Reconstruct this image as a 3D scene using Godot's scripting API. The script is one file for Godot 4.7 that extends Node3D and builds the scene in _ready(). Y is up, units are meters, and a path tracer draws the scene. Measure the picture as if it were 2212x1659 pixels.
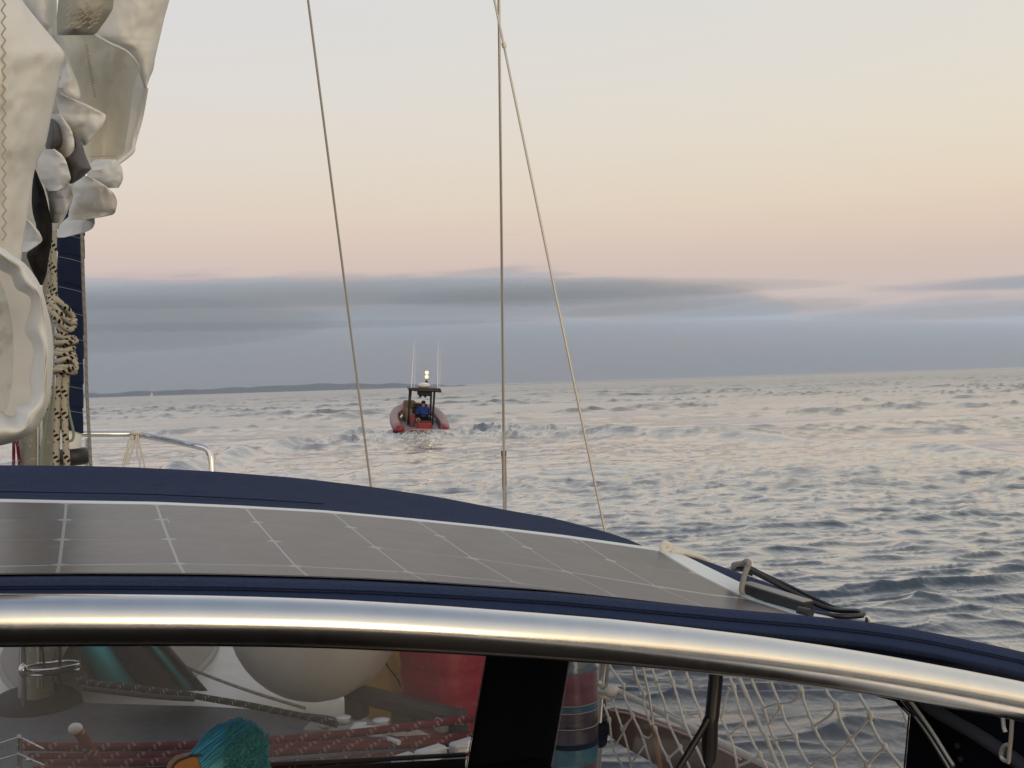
extends Node3D
# A sailing yacht under tow at dusk: the view from her cockpit over the sprayhood to the towing boat.
# Lengths in metres. ray() turns a place in a 2212 x 1659 picture into a direction; at(), atx() and aty() meet
# that direction with a plane across, along or level with the yacht, far_at() with a plane at a distance over the sea.

const F := 2600.0
const ROLL := 0.03115
const EYE := Vector3(0, 2.1, 0)
var FW := Vector3.FORWARD
var RT := Vector3.RIGHT
var UB := Vector3.UP
var M := {}
var names := {}
var rng := RandomNumberGenerator.new()

func ray(px: float, py: float) -> Vector3:
	var x := (px - 1106.0) / F
	var y := -(py - 829.5) / F
	var c := cos(ROLL)
	var s := sin(ROLL)
	return Vector3(x * c + y * s, -x * s + y * c, -1.0)

func at(px: float, py: float, z: float) -> Vector3:
	var d := ray(px, py)
	return EYE + d * (z / d.dot(FW))

func atx(px: float, py: float, x: float) -> Vector3:
	var d := ray(px, py)
	return EYE + d * (x / d.dot(RT))

func aty(px: float, py: float, y: float) -> Vector3:
	var d := ray(px, py)
	return EYE + d * (y / d.dot(UB))

func far_at(px: float, py: float, depth: float) -> Vector3:
	return EYE + ray(px, py) * depth

func bt(x: float, y: float, z: float) -> Vector3:
	return EYE + RT * x + UB * y + FW * z

func to_boat(p: Vector3) -> Vector3:
	var d := p - EYE
	return Vector3(d.dot(RT), d.dot(UB), d.dot(FW))

# ---------------------------------------------------------------- mesh building
class Shape:
	var v := PackedVector3Array()
	var n := PackedVector3Array()
	var uv := PackedVector2Array()
	var col := PackedColorArray()
	var idx := PackedInt32Array()

	# a smooth sheet through rows of points; mode 0: normals towards the eye, 1: away from the middle, 2: as given, 3: reversed
	func grid(rows: Array, mode := 0, eye := Vector3(0, 2.1, 0), closed := false) -> Shape:
		var base := v.size()
		var ni := rows.size()
		var nj: int = rows[0].size()
		var mid := Vector3.ZERO
		for r in rows:
			for p in r:
				mid += p
		mid /= float(ni * nj)
		var vote := 0.0
		var nn := PackedVector3Array()
		for i in ni:
			var up: PackedVector3Array = rows[maxi(i - 1, 0)]
			var dn: PackedVector3Array = rows[mini(i + 1, ni - 1)]
			var me: PackedVector3Array = rows[i]
			var len_v := 0.0
			for j in nj:
				var j0 := maxi(j - 1, 0)
				var j1 := mini(j + 1, nj - 1)
				if closed and (j == 0 or j == nj - 1):
					j0 = nj - 2
					j1 = 1
				var di := dn[j] - up[j]
				var dj := me[j1] - me[j0]
				var c := di.cross(dj)
				if c.length_squared() < 1e-18:
					c = (me[j] - mid) * 1e-6
				c = c.normalized()
				nn.append(c)
				if mode == 0:
					vote += c.dot((eye - me[j]).normalized())
				elif mode == 1:
					vote += c.dot((me[j] - mid).normalized())
		var flip := (mode < 2 and vote < 0.0) or mode == 3
		var along := 0.0
		for i in ni:
			var me: PackedVector3Array = rows[i]
			if i > 0:
				along += me[nj / 2].distance_to(rows[i - 1][nj / 2])
			var across := 0.0
			for j in nj:
				if j > 0:
					across += me[j].distance_to(me[j - 1])
				v.append(me[j])
				n.append(-nn[i * nj + j] if flip else nn[i * nj + j])
				uv.append(Vector2(across, along))
		for i in ni - 1:
			for j in nj - 1:
				var a := base + i * nj + j
				var b := a + 1
				var c := a + nj + 1
				var d := a + nj
				if flip:
					idx.append_array([a, c, b, a, d, c])
				else:
					idx.append_array([a, b, c, a, c, d])
		return self

	func tri(a: Vector3, b: Vector3, c: Vector3, away: Vector3) -> void:
		var k := (c - a).cross(b - a).normalized()
		var base := v.size()
		if k.dot((a + b + c) / 3.0 - away) < 0.0:
			k = -k
			v.append_array([a, c, b])
		else:
			v.append_array([a, b, c])
		n.append_array([k, k, k])
		uv.append_array([Vector2(a.x, a.y), Vector2(b.x, b.y), Vector2(c.x, c.y)])
		idx.append_array([base, base + 1, base + 2])

	func quad(a: Vector3, b: Vector3, c: Vector3, d: Vector3, away: Vector3) -> void:
		tri(a, b, c, away)
		tri(a, c, d, away)

	# a sweep of a round (or oval: flat < 1) section along points; r is a number or a list of numbers
	func tube(pts: PackedVector3Array, r, sides := 10, cap := true, flat := 1.0, up := Vector3.ZERO) -> Shape:
		var base := v.size()
		var np := pts.size()
		var t0 := (pts[1] - pts[0]).normalized()
		var side := up.cross(t0) if up != Vector3.ZERO else (t0.cross(Vector3.UP) if absf(t0.y) < 0.95 else t0.cross(Vector3.RIGHT))
		side = side.normalized()
		var along := 0.0
		for i in np:
			var t := (pts[mini(i + 1, np - 1)] - pts[maxi(i - 1, 0)]).normalized()
			if t.length_squared() < 0.5:
				t = t0
			side = (side - t * side.dot(t)).normalized()
			var over := t.cross(side)
			if i > 0:
				along += pts[i].distance_to(pts[i - 1])
			var rad: float = r[i] if not (r is float or r is int) else float(r)
			for k in sides + 1:
				var a := TAU * k / sides
				var d := side * cos(a) + over * sin(a) * flat
				v.append(pts[i] + d * rad)
				n.append((side * cos(a) * flat + over * sin(a)).normalized())
				uv.append(Vector2(float(k) / sides, along))
		for i in np - 1:
			for k in sides:
				var a := base + i * (sides + 1) + k
				var b := a + 1
				var c := b + sides + 1
				var d := a + sides + 1
				idx.append_array([a, c, b, a, d, c] if true else [])
		if cap:
			for e in [0, np - 1]:
				var ring := base + int(e) * (sides + 1)
				for k in range(1, sides - 1):
					tri(v[ring], v[ring + k], v[ring + k + 1], pts[1] if e == 0 else pts[np - 2])
		return self

	# a box on its own axes, with chamfered edges
	func box(c: Vector3, half: Vector3, b := Basis(), ch := 0.0) -> Shape:
		var h := half
		var e := minf(ch, minf(h.x, minf(h.y, h.z)) * 0.9)
		if e <= 0.0:
			for ax in 3:
				for s in [-1.0, 1.0]:
					var u := Vector3.ZERO
					var w := Vector3.ZERO
					var o := Vector3.ZERO
					o[ax] = h[ax] * s
					u[(ax + 1) % 3] = h[(ax + 1) % 3]
					w[(ax + 2) % 3] = h[(ax + 2) % 3]
					quad(c + b * (o - u - w), c + b * (o + u - w), c + b * (o + u + w), c + b * (o - u + w), c)
			return self
		for ax in 3:
			var a1 := (ax + 1) % 3
			var a2 := (ax + 2) % 3
			for s in [-1.0, 1.0]:
				var q := []
				for k in [[-1, -1], [1, -1], [1, 1], [-1, 1]]:
					var p := Vector3.ZERO
					p[ax] = h[ax] * s
					p[a1] = (h[a1] - e) * k[0]
					p[a2] = (h[a2] - e) * k[1]
					q.append(c + b * p)
				quad(q[0], q[1], q[2], q[3], c)
			for s1 in [-1.0, 1.0]:
				for s2 in [-1.0, 1.0]:
					var q := []
					for k in [[0, -1], [0, 1], [1, 1], [1, -1]]:
						var p := Vector3.ZERO
						p[a1] = (h[a1] if k[0] == 0 else h[a1] - e) * s1
						p[a2] = (h[a2] - e if k[0] == 0 else h[a2]) * s2
						p[ax] = (h[ax] - e) * k[1]
						q.append(c + b * p)
					quad(q[0], q[1], q[2], q[3], c)
		for sx in [-1.0, 1.0]:
			for sy in [-1.0, 1.0]:
				for sz in [-1.0, 1.0]:
					tri(c + b * Vector3(h.x * sx, (h.y - e) * sy, (h.z - e) * sz), c + b * Vector3((h.x - e) * sx, h.y * sy, (h.z - e) * sz), c + b * Vector3((h.x - e) * sx, (h.y - e) * sy, h.z * sz), c)
		return self

	# profile: (radius, height) pairs turned about the y axis of a transform
	func lathe(profile: PackedVector2Array, x: Transform3D, sides := 24) -> Shape:
		var rows := []
		for p in profile:
			var row := PackedVector3Array()
			for k in sides + 1:
				var a := TAU * k / sides
				row.append(x * Vector3(p.x * cos(a), p.y, p.x * sin(a)))
			rows.append(row)
		return grid(rows, 1, Vector3.ZERO, true)

	func ball(c: Vector3, half: Vector3, b := Basis(), rings := 10, sides := 16) -> Shape:
		var prof := PackedVector2Array()
		for i in rings + 1:
			var a := PI * i / rings
			prof.append(Vector2(maxf(sin(a), 0.0), -cos(a)))
		return lathe(prof, Transform3D(b * Basis.from_scale(half), c), sides)

	func mesh() -> ArrayMesh:
		var a := []
		a.resize(Mesh.ARRAY_MAX)
		a[Mesh.ARRAY_VERTEX] = v
		a[Mesh.ARRAY_NORMAL] = n
		a[Mesh.ARRAY_TEX_UV] = uv
		if col.size() == v.size():
			a[Mesh.ARRAY_COLOR] = col
		a[Mesh.ARRAY_INDEX] = idx
		var m := ArrayMesh.new()
		m.add_surface_from_arrays(Mesh.PRIMITIVE_TRIANGLES, a)
		return m

func numbered(called: String) -> String:
	var k: int = names.get(called, 0)
	names[called] = k + 1
	return called if k == 0 else "%s_%03d" % [called, k]

# a thing: a node at its base, whose children are its parts
func thing(called: String, label: String, category: String, where: Vector3, group := "") -> Node3D:
	var o := Node3D.new()
	o.name = numbered(called)
	add_child(o, true)
	o.position = where
	o.set_meta("label", label)
	o.set_meta("category", category)
	if group != "":
		o.set_meta("group", group)
	return o

func origin_of(node: Node) -> Vector3:
	var p := Vector3.ZERO
	while node is Node3D and node != self:
		p += (node as Node3D).position
		node = node.get_parent()
	return p

# one named mesh under a parent, its points given in the place's own coordinates
func part(called: String, s: Shape, m: Material, parent: Node = null, label := "") -> MeshInstance3D:
	var o := MeshInstance3D.new()
	if parent == null:
		o.name = numbered(called)
		parent = self
	else:
		var k := 0
		for c in parent.get_children():
			if str(c.name) == called or str(c.name).begins_with(called + "_0") or str(c.name).begins_with(called + "_1"):
				k += 1
		o.name = called if k == 0 else "%s_%03d" % [called, k]
	var org := origin_of(parent)
	if org != Vector3.ZERO:
		for i in s.v.size():
			s.v[i] -= org
	o.mesh = s.mesh()
	o.material_override = m
	parent.add_child(o, true)
	if label != "":
		o.set_meta("label", label)
	return o

func tag(o: Node, label: String, category: String, group := "") -> Node:
	o.set_meta("label", label)
	o.set_meta("category", category)
	if group != "":
		o.set_meta("group", group)
	return o

func kind(o: Node, k: String) -> Node:
	o.set_meta("kind", k)
	return o

# a smooth curve through points
func curve(pts: Array, n: int) -> PackedVector3Array:
	var out := PackedVector3Array()
	var m := pts.size()
	for i in n:
		var t := float(i) / (n - 1) * (m - 1)
		var k := mini(int(t), m - 2)
		var f := t - k
		var p0: Vector3 = pts[maxi(k - 1, 0)]
		var p1: Vector3 = pts[k]
		var p2: Vector3 = pts[k + 1]
		var p3: Vector3 = pts[mini(k + 2, m - 1)]
		out.append(p1.cubic_interpolate(p2, p0, p3, f))
	return out

# y of a broken line of (x, y) pairs at x
func broken(l: Array, x: float) -> float:
	if x <= l[0][0]:
		return l[0][1]
	for i in l.size() - 1:
		if x <= l[i + 1][0]:
			var t: float = (x - l[i][0]) / (l[i + 1][0] - l[i][0])
			return lerpf(l[i][1], l[i + 1][1], t)
	return l[-1][1]

func lin(r: float, g: float, b: float) -> Color:
	return Color(r, g, b).linear_to_srgb()

func mat(called: String, c: Color, rough: float, metal := 0.0, spec := 0.5) -> StandardMaterial3D:
	var m := StandardMaterial3D.new()
	m.resource_name = called
	m.albedo_color = c
	m.roughness = rough
	m.metallic = metal
	m.metallic_specular = spec
	M[called] = m
	return m

func noise(s: int, freq: float, oct := 3, type := FastNoiseLite.TYPE_SIMPLEX_SMOOTH) -> FastNoiseLite:
	var n := FastNoiseLite.new()
	n.seed = s
	n.noise_type = type
	n.frequency = freq
	n.fractal_type = FastNoiseLite.FRACTAL_FBM if oct > 1 else FastNoiseLite.FRACTAL_NONE
	n.fractal_octaves = oct
	return n

# a seamless picture of noise through a ramp of two or more colours
func tone(size: int, n: FastNoiseLite, stops: Array) -> ImageTexture:
	var g := n.get_seamless_image(size, size)
	var im := Image.create(size, size, false, Image.FORMAT_RGB8)
	for y in size:
		for x in size:
			var v := g.get_pixel(x, y).r
			var t := v * (stops.size() - 1)
			var k := mini(int(t), stops.size() - 2)
			im.set_pixel(x, y, (stops[k] as Color).lerp(stops[k + 1], t - k))
	return ImageTexture.create_from_image(im)

func relief(size: int, n: FastNoiseLite, strength: float) -> ImageTexture:
	var g := n.get_seamless_image(size, size)
	g.convert(Image.FORMAT_RGB8)
	g.bump_map_to_normal_map(strength)
	return ImageTexture.create_from_image(g)

func _ready() -> void:
	rng.seed = 7
	FW = ray(191, 759).normalized()
	RT = FW.cross(Vector3.UP).normalized()
	UB = RT.cross(FW).normalized()
	var cam := Camera3D.new()
	cam.name = "camera"
	cam.position = EYE
	cam.rotation = Vector3(0, 0, -ROLL)
	cam.fov = rad_to_deg(2.0 * atan(829.5 / F))
	cam.near = 0.05
	cam.far = 30000.0
	add_child(cam)
	cam.current = true
	var env := Environment.new()
	env.background_mode = Environment.BG_SKY
	env.sky = Sky.new()
	var pano := PanoramaSkyMaterial.new()
	pano.panorama = sky_picture()
	pano.filter = true
	env.sky.sky_material = pano
	env.tonemap_mode = Environment.TONE_MAPPER_LINEAR
	env.tonemap_exposure = 1.0
	env.ambient_light_source = Environment.AMBIENT_SOURCE_SKY
	env.sdfgi_enabled = true
	env.ssao_enabled = true
	env.ssil_enabled = true
	env.volumetric_fog_enabled = true
	env.volumetric_fog_density = 0.0
	var we := WorldEnvironment.new()
	we.name = "world_environment"
	we.environment = env
	add_child(we)
	# the last warm light after sunset, low behind the camera
	var sun := DirectionalLight3D.new()
	sun.name = "sun"
	sun.light_energy = 0.15
	sun.light_color = Color(1.0, 0.86, 0.7)
	sun.light_angular_distance = 20.0
	sun.shadow_enabled = true
	add_child(sun)
	sun.look_at_from_position(Vector3(60, 16, 100), Vector3.ZERO)
	materials()
	sea()
	clouds()
	coast()
	towing_boat()
	yacht()
	sprayhood()
	solar_panel()
	rigging()
	sail()
	foredeck()
	deck_gear()
	side_gear()

# ---------------------------------------------------------------- sky, clouds, sea
func sky_tone(el: float, az: float) -> Color:
	# el, az in degrees, az from straight ahead; linear light
	var l := [[-2, 0.52, 0.48, 0.52], [0, 0.52, 0.48, 0.52], [3, 0.56, 0.495, 0.505], [5.2, 0.635, 0.52, 0.48], [6.8, 0.71, 0.58, 0.495], [8.5, 0.75, 0.645, 0.535], [11, 0.758, 0.693, 0.60], [14, 0.74, 0.705, 0.655], [17, 0.72, 0.705, 0.68], [26, 0.72, 0.715, 0.72], [42, 0.56, 0.59, 0.66], [60, 0.34, 0.395, 0.51], [90, 0.23, 0.285, 0.40]]
	var c := Color(l[-1][1], l[-1][2], l[-1][3])
	for i in l.size() - 1:
		if el <= l[i + 1][0]:
			var t := clampf((el - l[i][0]) / (l[i + 1][0] - l[i][0]), 0, 1)
			c = Color(lerpf(l[i][1], l[i + 1][1], t), lerpf(l[i][2], l[i + 1][2], t), lerpf(l[i][3], l[i + 1][3], t))
			break
	# left a little more lilac, right a little warmer
	var s := clampf(az / 24.0, -1.5, 1.5)
	c = Color(c.r * (1.0 + 0.02 * s), c.g * (1.0 + 0.012 * s), c.b * (1.0 - 0.028 * s))
	# the glow of the sun that has set behind, a little to the right
	var away := absf(wrapf(az - 150.0, -180.0, 180.0))
	var g := exp(-pow(away / 62.0, 2.0))
	var low := exp(-maxf(el, 0.0) / 13.0)
	c += Color(1.5, 1.05, 0.46) * (g * low)
	c += Color(0.16, 0.14, 0.10) * (g * exp(-maxf(el, 0.0) / 45.0))
	return c

func sky_picture() -> ImageTexture:
	var w := 1024
	var h := 512
	var im := Image.create(w, h, false, Image.FORMAT_RGBF)
	for y in h:
		var el := 90.0 - (y + 0.5) / h * 180.0
		for x in w:
			im.set_pixel(x, y, sky_tone(el, wrapf((x + 0.5) / w * 360.0, -180.0, 180.0)))
	var W := 4096
	var H := 2048
	im.resize(W, H, Image.INTERPOLATE_BILINEAR)
	var n1 := noise(3, 0.09, 4)
	var n2 := noise(5, 0.35, 3)
	var n3 := noise(11, 0.05, 2)
	var edge := [[-60, 4.6], [-19, 5.2], [-12, 5.35], [-4, 5.15], [0, 5.05], [4, 4.55], [7, 4.15], [11, 3.7], [13.5, 2.9], [22, 2.75], [30, 3.0], [60, 4.2]]
	for y in H:
		var el := 90.0 - (y + 0.5) / H * 180.0
		if el > 9.0 or el < 0.0:
			continue
		for x in W:
			var az := wrapf((x + 0.5) / W * 360.0, -180.0, 180.0)
			var top := broken(edge, az)
			var a := n1.get_noise_2d(az * 0.55, el * 5.5)
			var b := n2.get_noise_2d(az * 0.5, el * 7.0)
			var c := n3.get_noise_2d(az, el * 9.0)
			var d := smoothstep(0.55, -0.35, el - top + a * 0.55 + b * 0.34)
			# paler gaps and darker bars inside the bank
			d *= 0.86 + 0.5 * clampf(c + a * 0.6, -0.35, 0.25)
			# a loose streak on the right, and wisps
			var st := exp(-pow((az - 24.5) / 6.0, 2.0)) * exp(-pow((el - 3.75 + 0.012 * (az - 22.0)) / 0.3, 2.0))
			d = maxf(d, clampf(st * 1.25 + b * 0.3 - 0.2, 0.0, 0.85))
			d = clampf(d, 0.0, 1.0)
			if d > 0.0:
				var s := im.get_pixel(x, y)
				var away := absf(wrapf(az - 150.0, -180.0, 180.0))
				var g := exp(-pow(away / 62.0, 2.0))
				var k := Color(0.21, 0.265, 0.345).lerp(Color(0.7, 0.55, 0.45), g)
				im.set_pixel(x, y, s.lerp(k, d * 0.95))
	return ImageTexture.create_from_image(im)

func cloud_body(parent: Node3D, az: float, el: float, dist: float, wide: float, high: float, deep: float, density: float, albedo: Color) -> void:
	var v := FogVolume.new()
	v.shape = RenderingServer.FOG_VOLUME_SHAPE_ELLIPSOID
	var a := deg_to_rad(az)
	v.size = Vector3(wide, high, deep)
	v.position = Vector3(sin(a) * dist, tan(deg_to_rad(el)) * dist + 2.1, -cos(a) * dist)
	v.rotation.y = -a
	var f := FogMaterial.new()
	f.density = density
	f.albedo = albedo
	v.material = f
	v.name = "cloud" if parent.get_child_count() == 0 else "cloud_%03d" % parent.get_child_count()
	parent.add_child(v, true)

func clouds() -> void:
	var bank := Node3D.new()
	bank.name = "cloud_bank"
	bank.set_meta("kind", "structure")
	add_child(bank)
	var grey := lin(0.80, 0.92, 1.0)
	# long flat stratus bodies some six kilometres off, 200 to 600 m up
	for b in [[-17, 0.6, 6300, 15000, 590, 1900, 0.00052], [60, 0.8, 6600, 7000, 560, 1700, 0.0008],
		[-10.5, 4.05, 6000, 5000, 250, 1000, 0.00075], [-8, 4.5, 5900, 5200, 110, 800, 0.0009], [3.0, 4.2, 5850, 1900, 110, 600, 0.0009], [9.5, 3.25, 5900, 1500, 95, 600, 0.0008], [-22, 3.3, 6100, 3000, 300, 900, 0.0006], [24.8, 3.75, 5800, 1200, 52, 500, 0.0011], [21, 2.6, 5900, 1500, 70, 500, 0.0007]]:
		cloud_body(bank, b[0], b[1], b[2], b[3], b[4], b[5], b[6], grey)

func coast() -> void:
	# low far land on the left, one long ridge that sinks towards the right
	var n := noise(21, 0.02, 4)
	var rows := []
	for k in 4:
		var row := PackedVector3Array()
		for i in 141:
			var az := -40.0 + i * 0.27
			var a := deg_to_rad(az)
			var top := maxf(0.0, broken([[-40, 34], [-20, 20], [-14, 24], [-9, 34], [-6, 24], [-4, 12], [-2, 1]], az) + n.get_noise_1d(i * 9.0) * 10.0)
			var r := 6000.0 + k * 120.0
			row.append(Vector3(sin(a) * r, [-4.0, top * 0.6, top, top * 0.3][k], -cos(a) * r))
		rows.append(row)
	var s := Shape.new()
	s.grid(rows, 0)
	kind(part("distant_hills", s, M.land), "structure")

func sea() -> void:
	var wl := PackedFloat32Array()
	var kx := PackedFloat32Array()
	var kz := PackedFloat32Array()
	var am := PackedFloat32Array()
	var ph := PackedFloat32Array()
	rng.seed = 91
	for i in 46:
		var t := i / 45.0
		var l := 0.55 * pow(34.0 / 0.55, t)
		var dir := deg_to_rad(78.0 + rng.randfn() * 34.0)
		var k := TAU / l
		wl.append(l)
		kx.append(k * cos(dir))
		kz.append(k * sin(dir))
		am.append(0.0026 * pow(l, 0.86) * (1.0 if l < 6.0 else pow(6.0 / l, 0.55)))
		ph.append(rng.randf() * TAU)
	var chop := noise(31, 0.55, 3)
	var patch := noise(33, 0.045, 2)
	var fine := noise(38, 1.7, 2)
	var peaks := noise(39, 0.62, 2)
	var humps := noise(40, 0.16, 2)
	var foam_n := noise(35, 1.1, 3)
	var foam_big := noise(36, 0.28, 3)
	var left_arm := [[-54.5, -5.2], [-52, -6.9], [-42, -8.3], [-34, -8.6], [-24, -8.6], [-12, -8.0]]
	var right_arm := [[-54.5, -2.4], [-52, -0.2], [-49, 2.4], [-45, 4.3], [-42.5, 7.0], [-36, 9.5], [-20, 14.0]]
	# radii that follow the picture's rows, columns close together ahead and wide behind
	var rad := PackedFloat32Array()
	var y := 900.0
	var r_ := 2.1 * 1203.0 / y
	while r_ < 9000.0:
		rad.append(r_)
		if y > 400.0:
			y -= 9.0
			r_ = 2.1 * 1203.0 / y
		else:
			# half a picture row near by; a metre or so farther out, where single seas still show
			r_ += minf(0.62 * r_ * r_ / 2526.0, maxf(0.38 if r_ > 34.0 and r_ < 58.0 else 0.72, r_ / 230.0))
	rad.append(14000.0)
	var azs := PackedFloat32Array()
	var a := -180.0
	while a < 180.01:
		azs.append(a)
		a += 0.105 if absf(a + 0.04) < 26.0 else (0.6 if absf(a) < 40.0 else 5.0)
	azs[azs.size() - 1] = 180.0
	var nv := azs.size()
	var s := Shape.new()
	var wi := Vector3(0, 0, 0)
	var cs := PackedFloat32Array()
	var sn := PackedFloat32Array()
	for q in azs:
		cs.append(-cos(deg_to_rad(q)))
		sn.append(sin(deg_to_rad(q)))
	var nw := wl.size()
	var hs := PackedFloat32Array()
	for i in rad.size():
		var r := rad[i]
		var gap := maxf(rad[mini(i + 1, rad.size() - 1)] - r, r * 0.0015)
		var first := 0
		var wt := PackedFloat32Array()
		for k in nw:
			wt.append(am[k] * smoothstep(0.45, 1.3, wl[k] / gap))
			if wt[k] == 0.0:
				first = k + 1
		for j in nv:
			var x := sn[j] * r
			var z := cs[j] * r
			var h := 0.0
			var c := Color(0.012, 0.024, 0.032)
			if absf(azs[j]) < 40.0 or i % 3 == 0:
				var pt := 0.78 + 0.6 * patch.get_noise_2d(x, z * 2.0)
				for k in range(first, nw):
					h += wt[k] * sin(kx[k] * x + kz[k] * z + ph[k])
				h *= pt
				if gap < 1.2 and absf(azs[j]) < 40.0:
					var ch := chop.get_noise_2d(x * 0.4, z * 1.3)
					h += (0.5 - absf(ch)) * 0.022 * smoothstep(1.2, 0.3, gap)
				if absf(azs[j]) < 40.0:
					# sharp little crests of three sizes over smoother water, in patches
					var calm := clampf(0.62 + 1.2 * patch.get_noise_2d(x * 0.7 + 90.0, z * 1.5), 0.14, 1.2)
					if gap < 1.9:
						var q := 1.0 - absf(peaks.get_noise_2d(x * 0.30 + z * 0.05, z * 0.95)) * 1.25
						q = maxf(q, 0.0)
						h += pow(q, 5.0) * (0.044 + 0.052 * smoothstep(14.0, 50.0, r)) * calm * smoothstep(1.9, 0.9, gap)
					if gap < 0.5:
						var q := maxf(1.0 - absf(fine.get_noise_2d(x * 0.27 - z * 0.04, z * 0.66)) * 1.3, 0.0)
						h += pow(q, 5.0) * 0.019 * (0.25 + calm) * smoothstep(0.5, 0.22, gap)
					if gap < 9.0:
						var q := maxf(1.0 - absf(humps.get_noise_2d(x * 0.36 + z * 0.1, z * 1.3)) * 1.35, 0.0)
						h += pow(q, 6.0) * (0.06 + 0.17 * smoothstep(28.0, 90.0, r)) * calm * calm * smoothstep(9.0, 2.5, gap)
				if z > -56.0 and z < -8.0:
					var lx := broken(left_arm, z)
					var rx := broken(right_arm, z)
					var age := clampf((z + 54.5) / 40.0, 0.0, 1.0)
					# crests along both edges of the wake
					var wl_ := exp(-pow((x - lx) / 0.55, 2.0))
					var wr_ := exp(-pow((x - rx) / 0.9, 2.0))
					var br := 0.75 + 0.7 * foam_big.get_noise_2d(x * 0.7 + 40.0, z * 0.7)
					h += (wl_ * 0.40 + wr_ * 0.38 * (1.0 - age)) * br * smoothstep(-55.0, -52.0, z)
					h -= exp(-pow((x - lx + 1.5) / 0.9, 2.0)) * 0.07 * br
					var inside := smoothstep(lx - 0.4, lx + 0.8, x) * smoothstep(rx + 0.5, rx - 1.0, x)
					var rip := maxf(1.0 - absf(fine.get_noise_2d(x * 0.3 + z * 0.12, z * 0.6)) * 1.4, 0.0)
					h += inside * pow(rip, 4.0) * 0.045 * smoothstep(1.2, 0.45, gap) * smoothstep(-56.0, -50.0, z)
					var rough := inside * (smoothstep(0.32, 0.06, age) + 0.08 * (1.0 - age)) * smoothstep(-55.5, -53.5, z)
					var churn := maxf(1.0 - absf(foam_n.get_noise_2d(x * 0.6, z * 0.85)) * 1.5, 0.0)
					h += rough * (pow(churn, 3.0) * 0.21 + foam_big.get_noise_2d(x, z) * 0.10)
					var fo := clampf(foam_n.get_noise_2d(x * 1.1, z * 0.9) * 1.6 + foam_big.get_noise_2d(x * 1.3, z) * 1.1 - 0.7, 0.0, 1.0) * rough
					fo = maxf(fo, clampf(foam_n.get_noise_2d(x * 1.6, z * 1.4) * 1.5 - 0.1, 0.0, 1.0) * wl_ * 0.5 * smoothstep(-40.0, -50.0, z))
					var stern := exp(-pow((z + 51.0) / 2.6, 2.0)) * exp(-pow((x + 2.6) / 3.6, 2.0))
					fo = maxf(fo, clampf(foam_n.get_noise_2d(x * 1.4, z) * 1.8 - 0.05, 0.0, 1.0) * stern)
					c = c.lerp(Color(0.03, 0.055, 0.07), rough * 0.8).lerp(Color(0.55, 0.58, 0.6), fo * 0.75)
			s.v.append(Vector3(x, h, z))
			s.uv.append(Vector2(x, z) / 9.0)
			s.col.append(c)
			hs.append(h)
	# smooth normals from the neighbours
	var ni := rad.size()
	for i in ni:
		var i0 := maxi(i - 1, 0)
		var i1 := mini(i + 1, ni - 1)
		for j in nv:
			var j0 := j - 1 if j > 0 else nv - 2
			var j1 := j + 1 if j < nv - 1 else 1
			var d := (s.v[i1 * nv + j] - s.v[i0 * nv + j]).cross(s.v[i * nv + j1] - s.v[i * nv + j0])
			s.n.append((d if d.y > 0.0 else -d).normalized())
	# unresolved wavelets: the farther the water, the rougher the sheet stands for them
	var me := ArrayMesh.new()
	var from := 0
	var band := 0
	var limits := [22.0, 32.0, 42.0, 55.0, 70.0, 90.0, 115.0, 150.0, 200.0, 300.0, 99999.0]
	while from < ni - 1:
		var to := from
		while to < ni - 1 and (rad[to] < limits[band] or to == from):
			to += 1
		var sub := []
		sub.resize(Mesh.ARRAY_MAX)
		sub[Mesh.ARRAY_VERTEX] = s.v.slice(from * nv, (to + 1) * nv)
		sub[Mesh.ARRAY_NORMAL] = s.n.slice(from * nv, (to + 1) * nv)
		sub[Mesh.ARRAY_TEX_UV] = s.uv.slice(from * nv, (to + 1) * nv)
		sub[Mesh.ARRAY_COLOR] = s.col.slice(from * nv, (to + 1) * nv)
		var idx := PackedInt32Array()
		for i in to - from:
			for j in nv - 1:
				var p := i * nv + j
				idx.append(p)
				idx.append(p + nv + 1)
				idx.append(p + 1)
				idx.append(p)
				idx.append(p + nv)
				idx.append(p + nv + 1)
		sub[Mesh.ARRAY_INDEX] = idx
		me.add_surface_from_arrays(Mesh.PRIMITIVE_TRIANGLES, sub)
		var w: StandardMaterial3D = M.water.duplicate()
		w.roughness = 0.06 + 0.030 * band
		w.clearcoat_roughness = w.roughness
		me.surface_set_material(me.get_surface_count() - 1, w)
		from = to
		band += 1
	var o := MeshInstance3D.new()
	o.name = "sea"
	o.mesh = me
	add_child(o)
	kind(o, "structure")

func rope_tex(base: Color, fleck: Color, other: Color, twist := 2.0, part_dark := 0.42, s := 1) -> ImageTexture:
	# one turn across, a length of rope along: plaited strands, some of them in another colour
	var w := 48
	var h := 192
	var im := Image.create(w, h, false, Image.FORMAT_RGB8)
	var n := noise(s, 0.3, 2)
	for y in h:
		for x in w:
			var a := fposmod(float(x) / w * 4.0 + float(y) / h * 4.0 * twist, 4.0)
			var b := fposmod(float(x) / w * 4.0 - float(y) / h * 4.0 * twist * 2.0, 4.0)
			var c := base
			if a < 1.25 and fposmod(b, 2.0) < 2.0 * part_dark:
				c = fleck
			elif a > 2.0 and a < 2.5 and fposmod(b, 4.0) < 0.9:
				c = other
			var k := 0.86 + 0.1 * sin(a * TAU * 2.0) * sin(b * TAU * 2.0) + 0.12 * n.get_noise_2d(x, y)
			im.set_pixel(x, y, Color(c.r * k, c.g * k, c.b * k))
	return ImageTexture.create_from_image(im)

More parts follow.
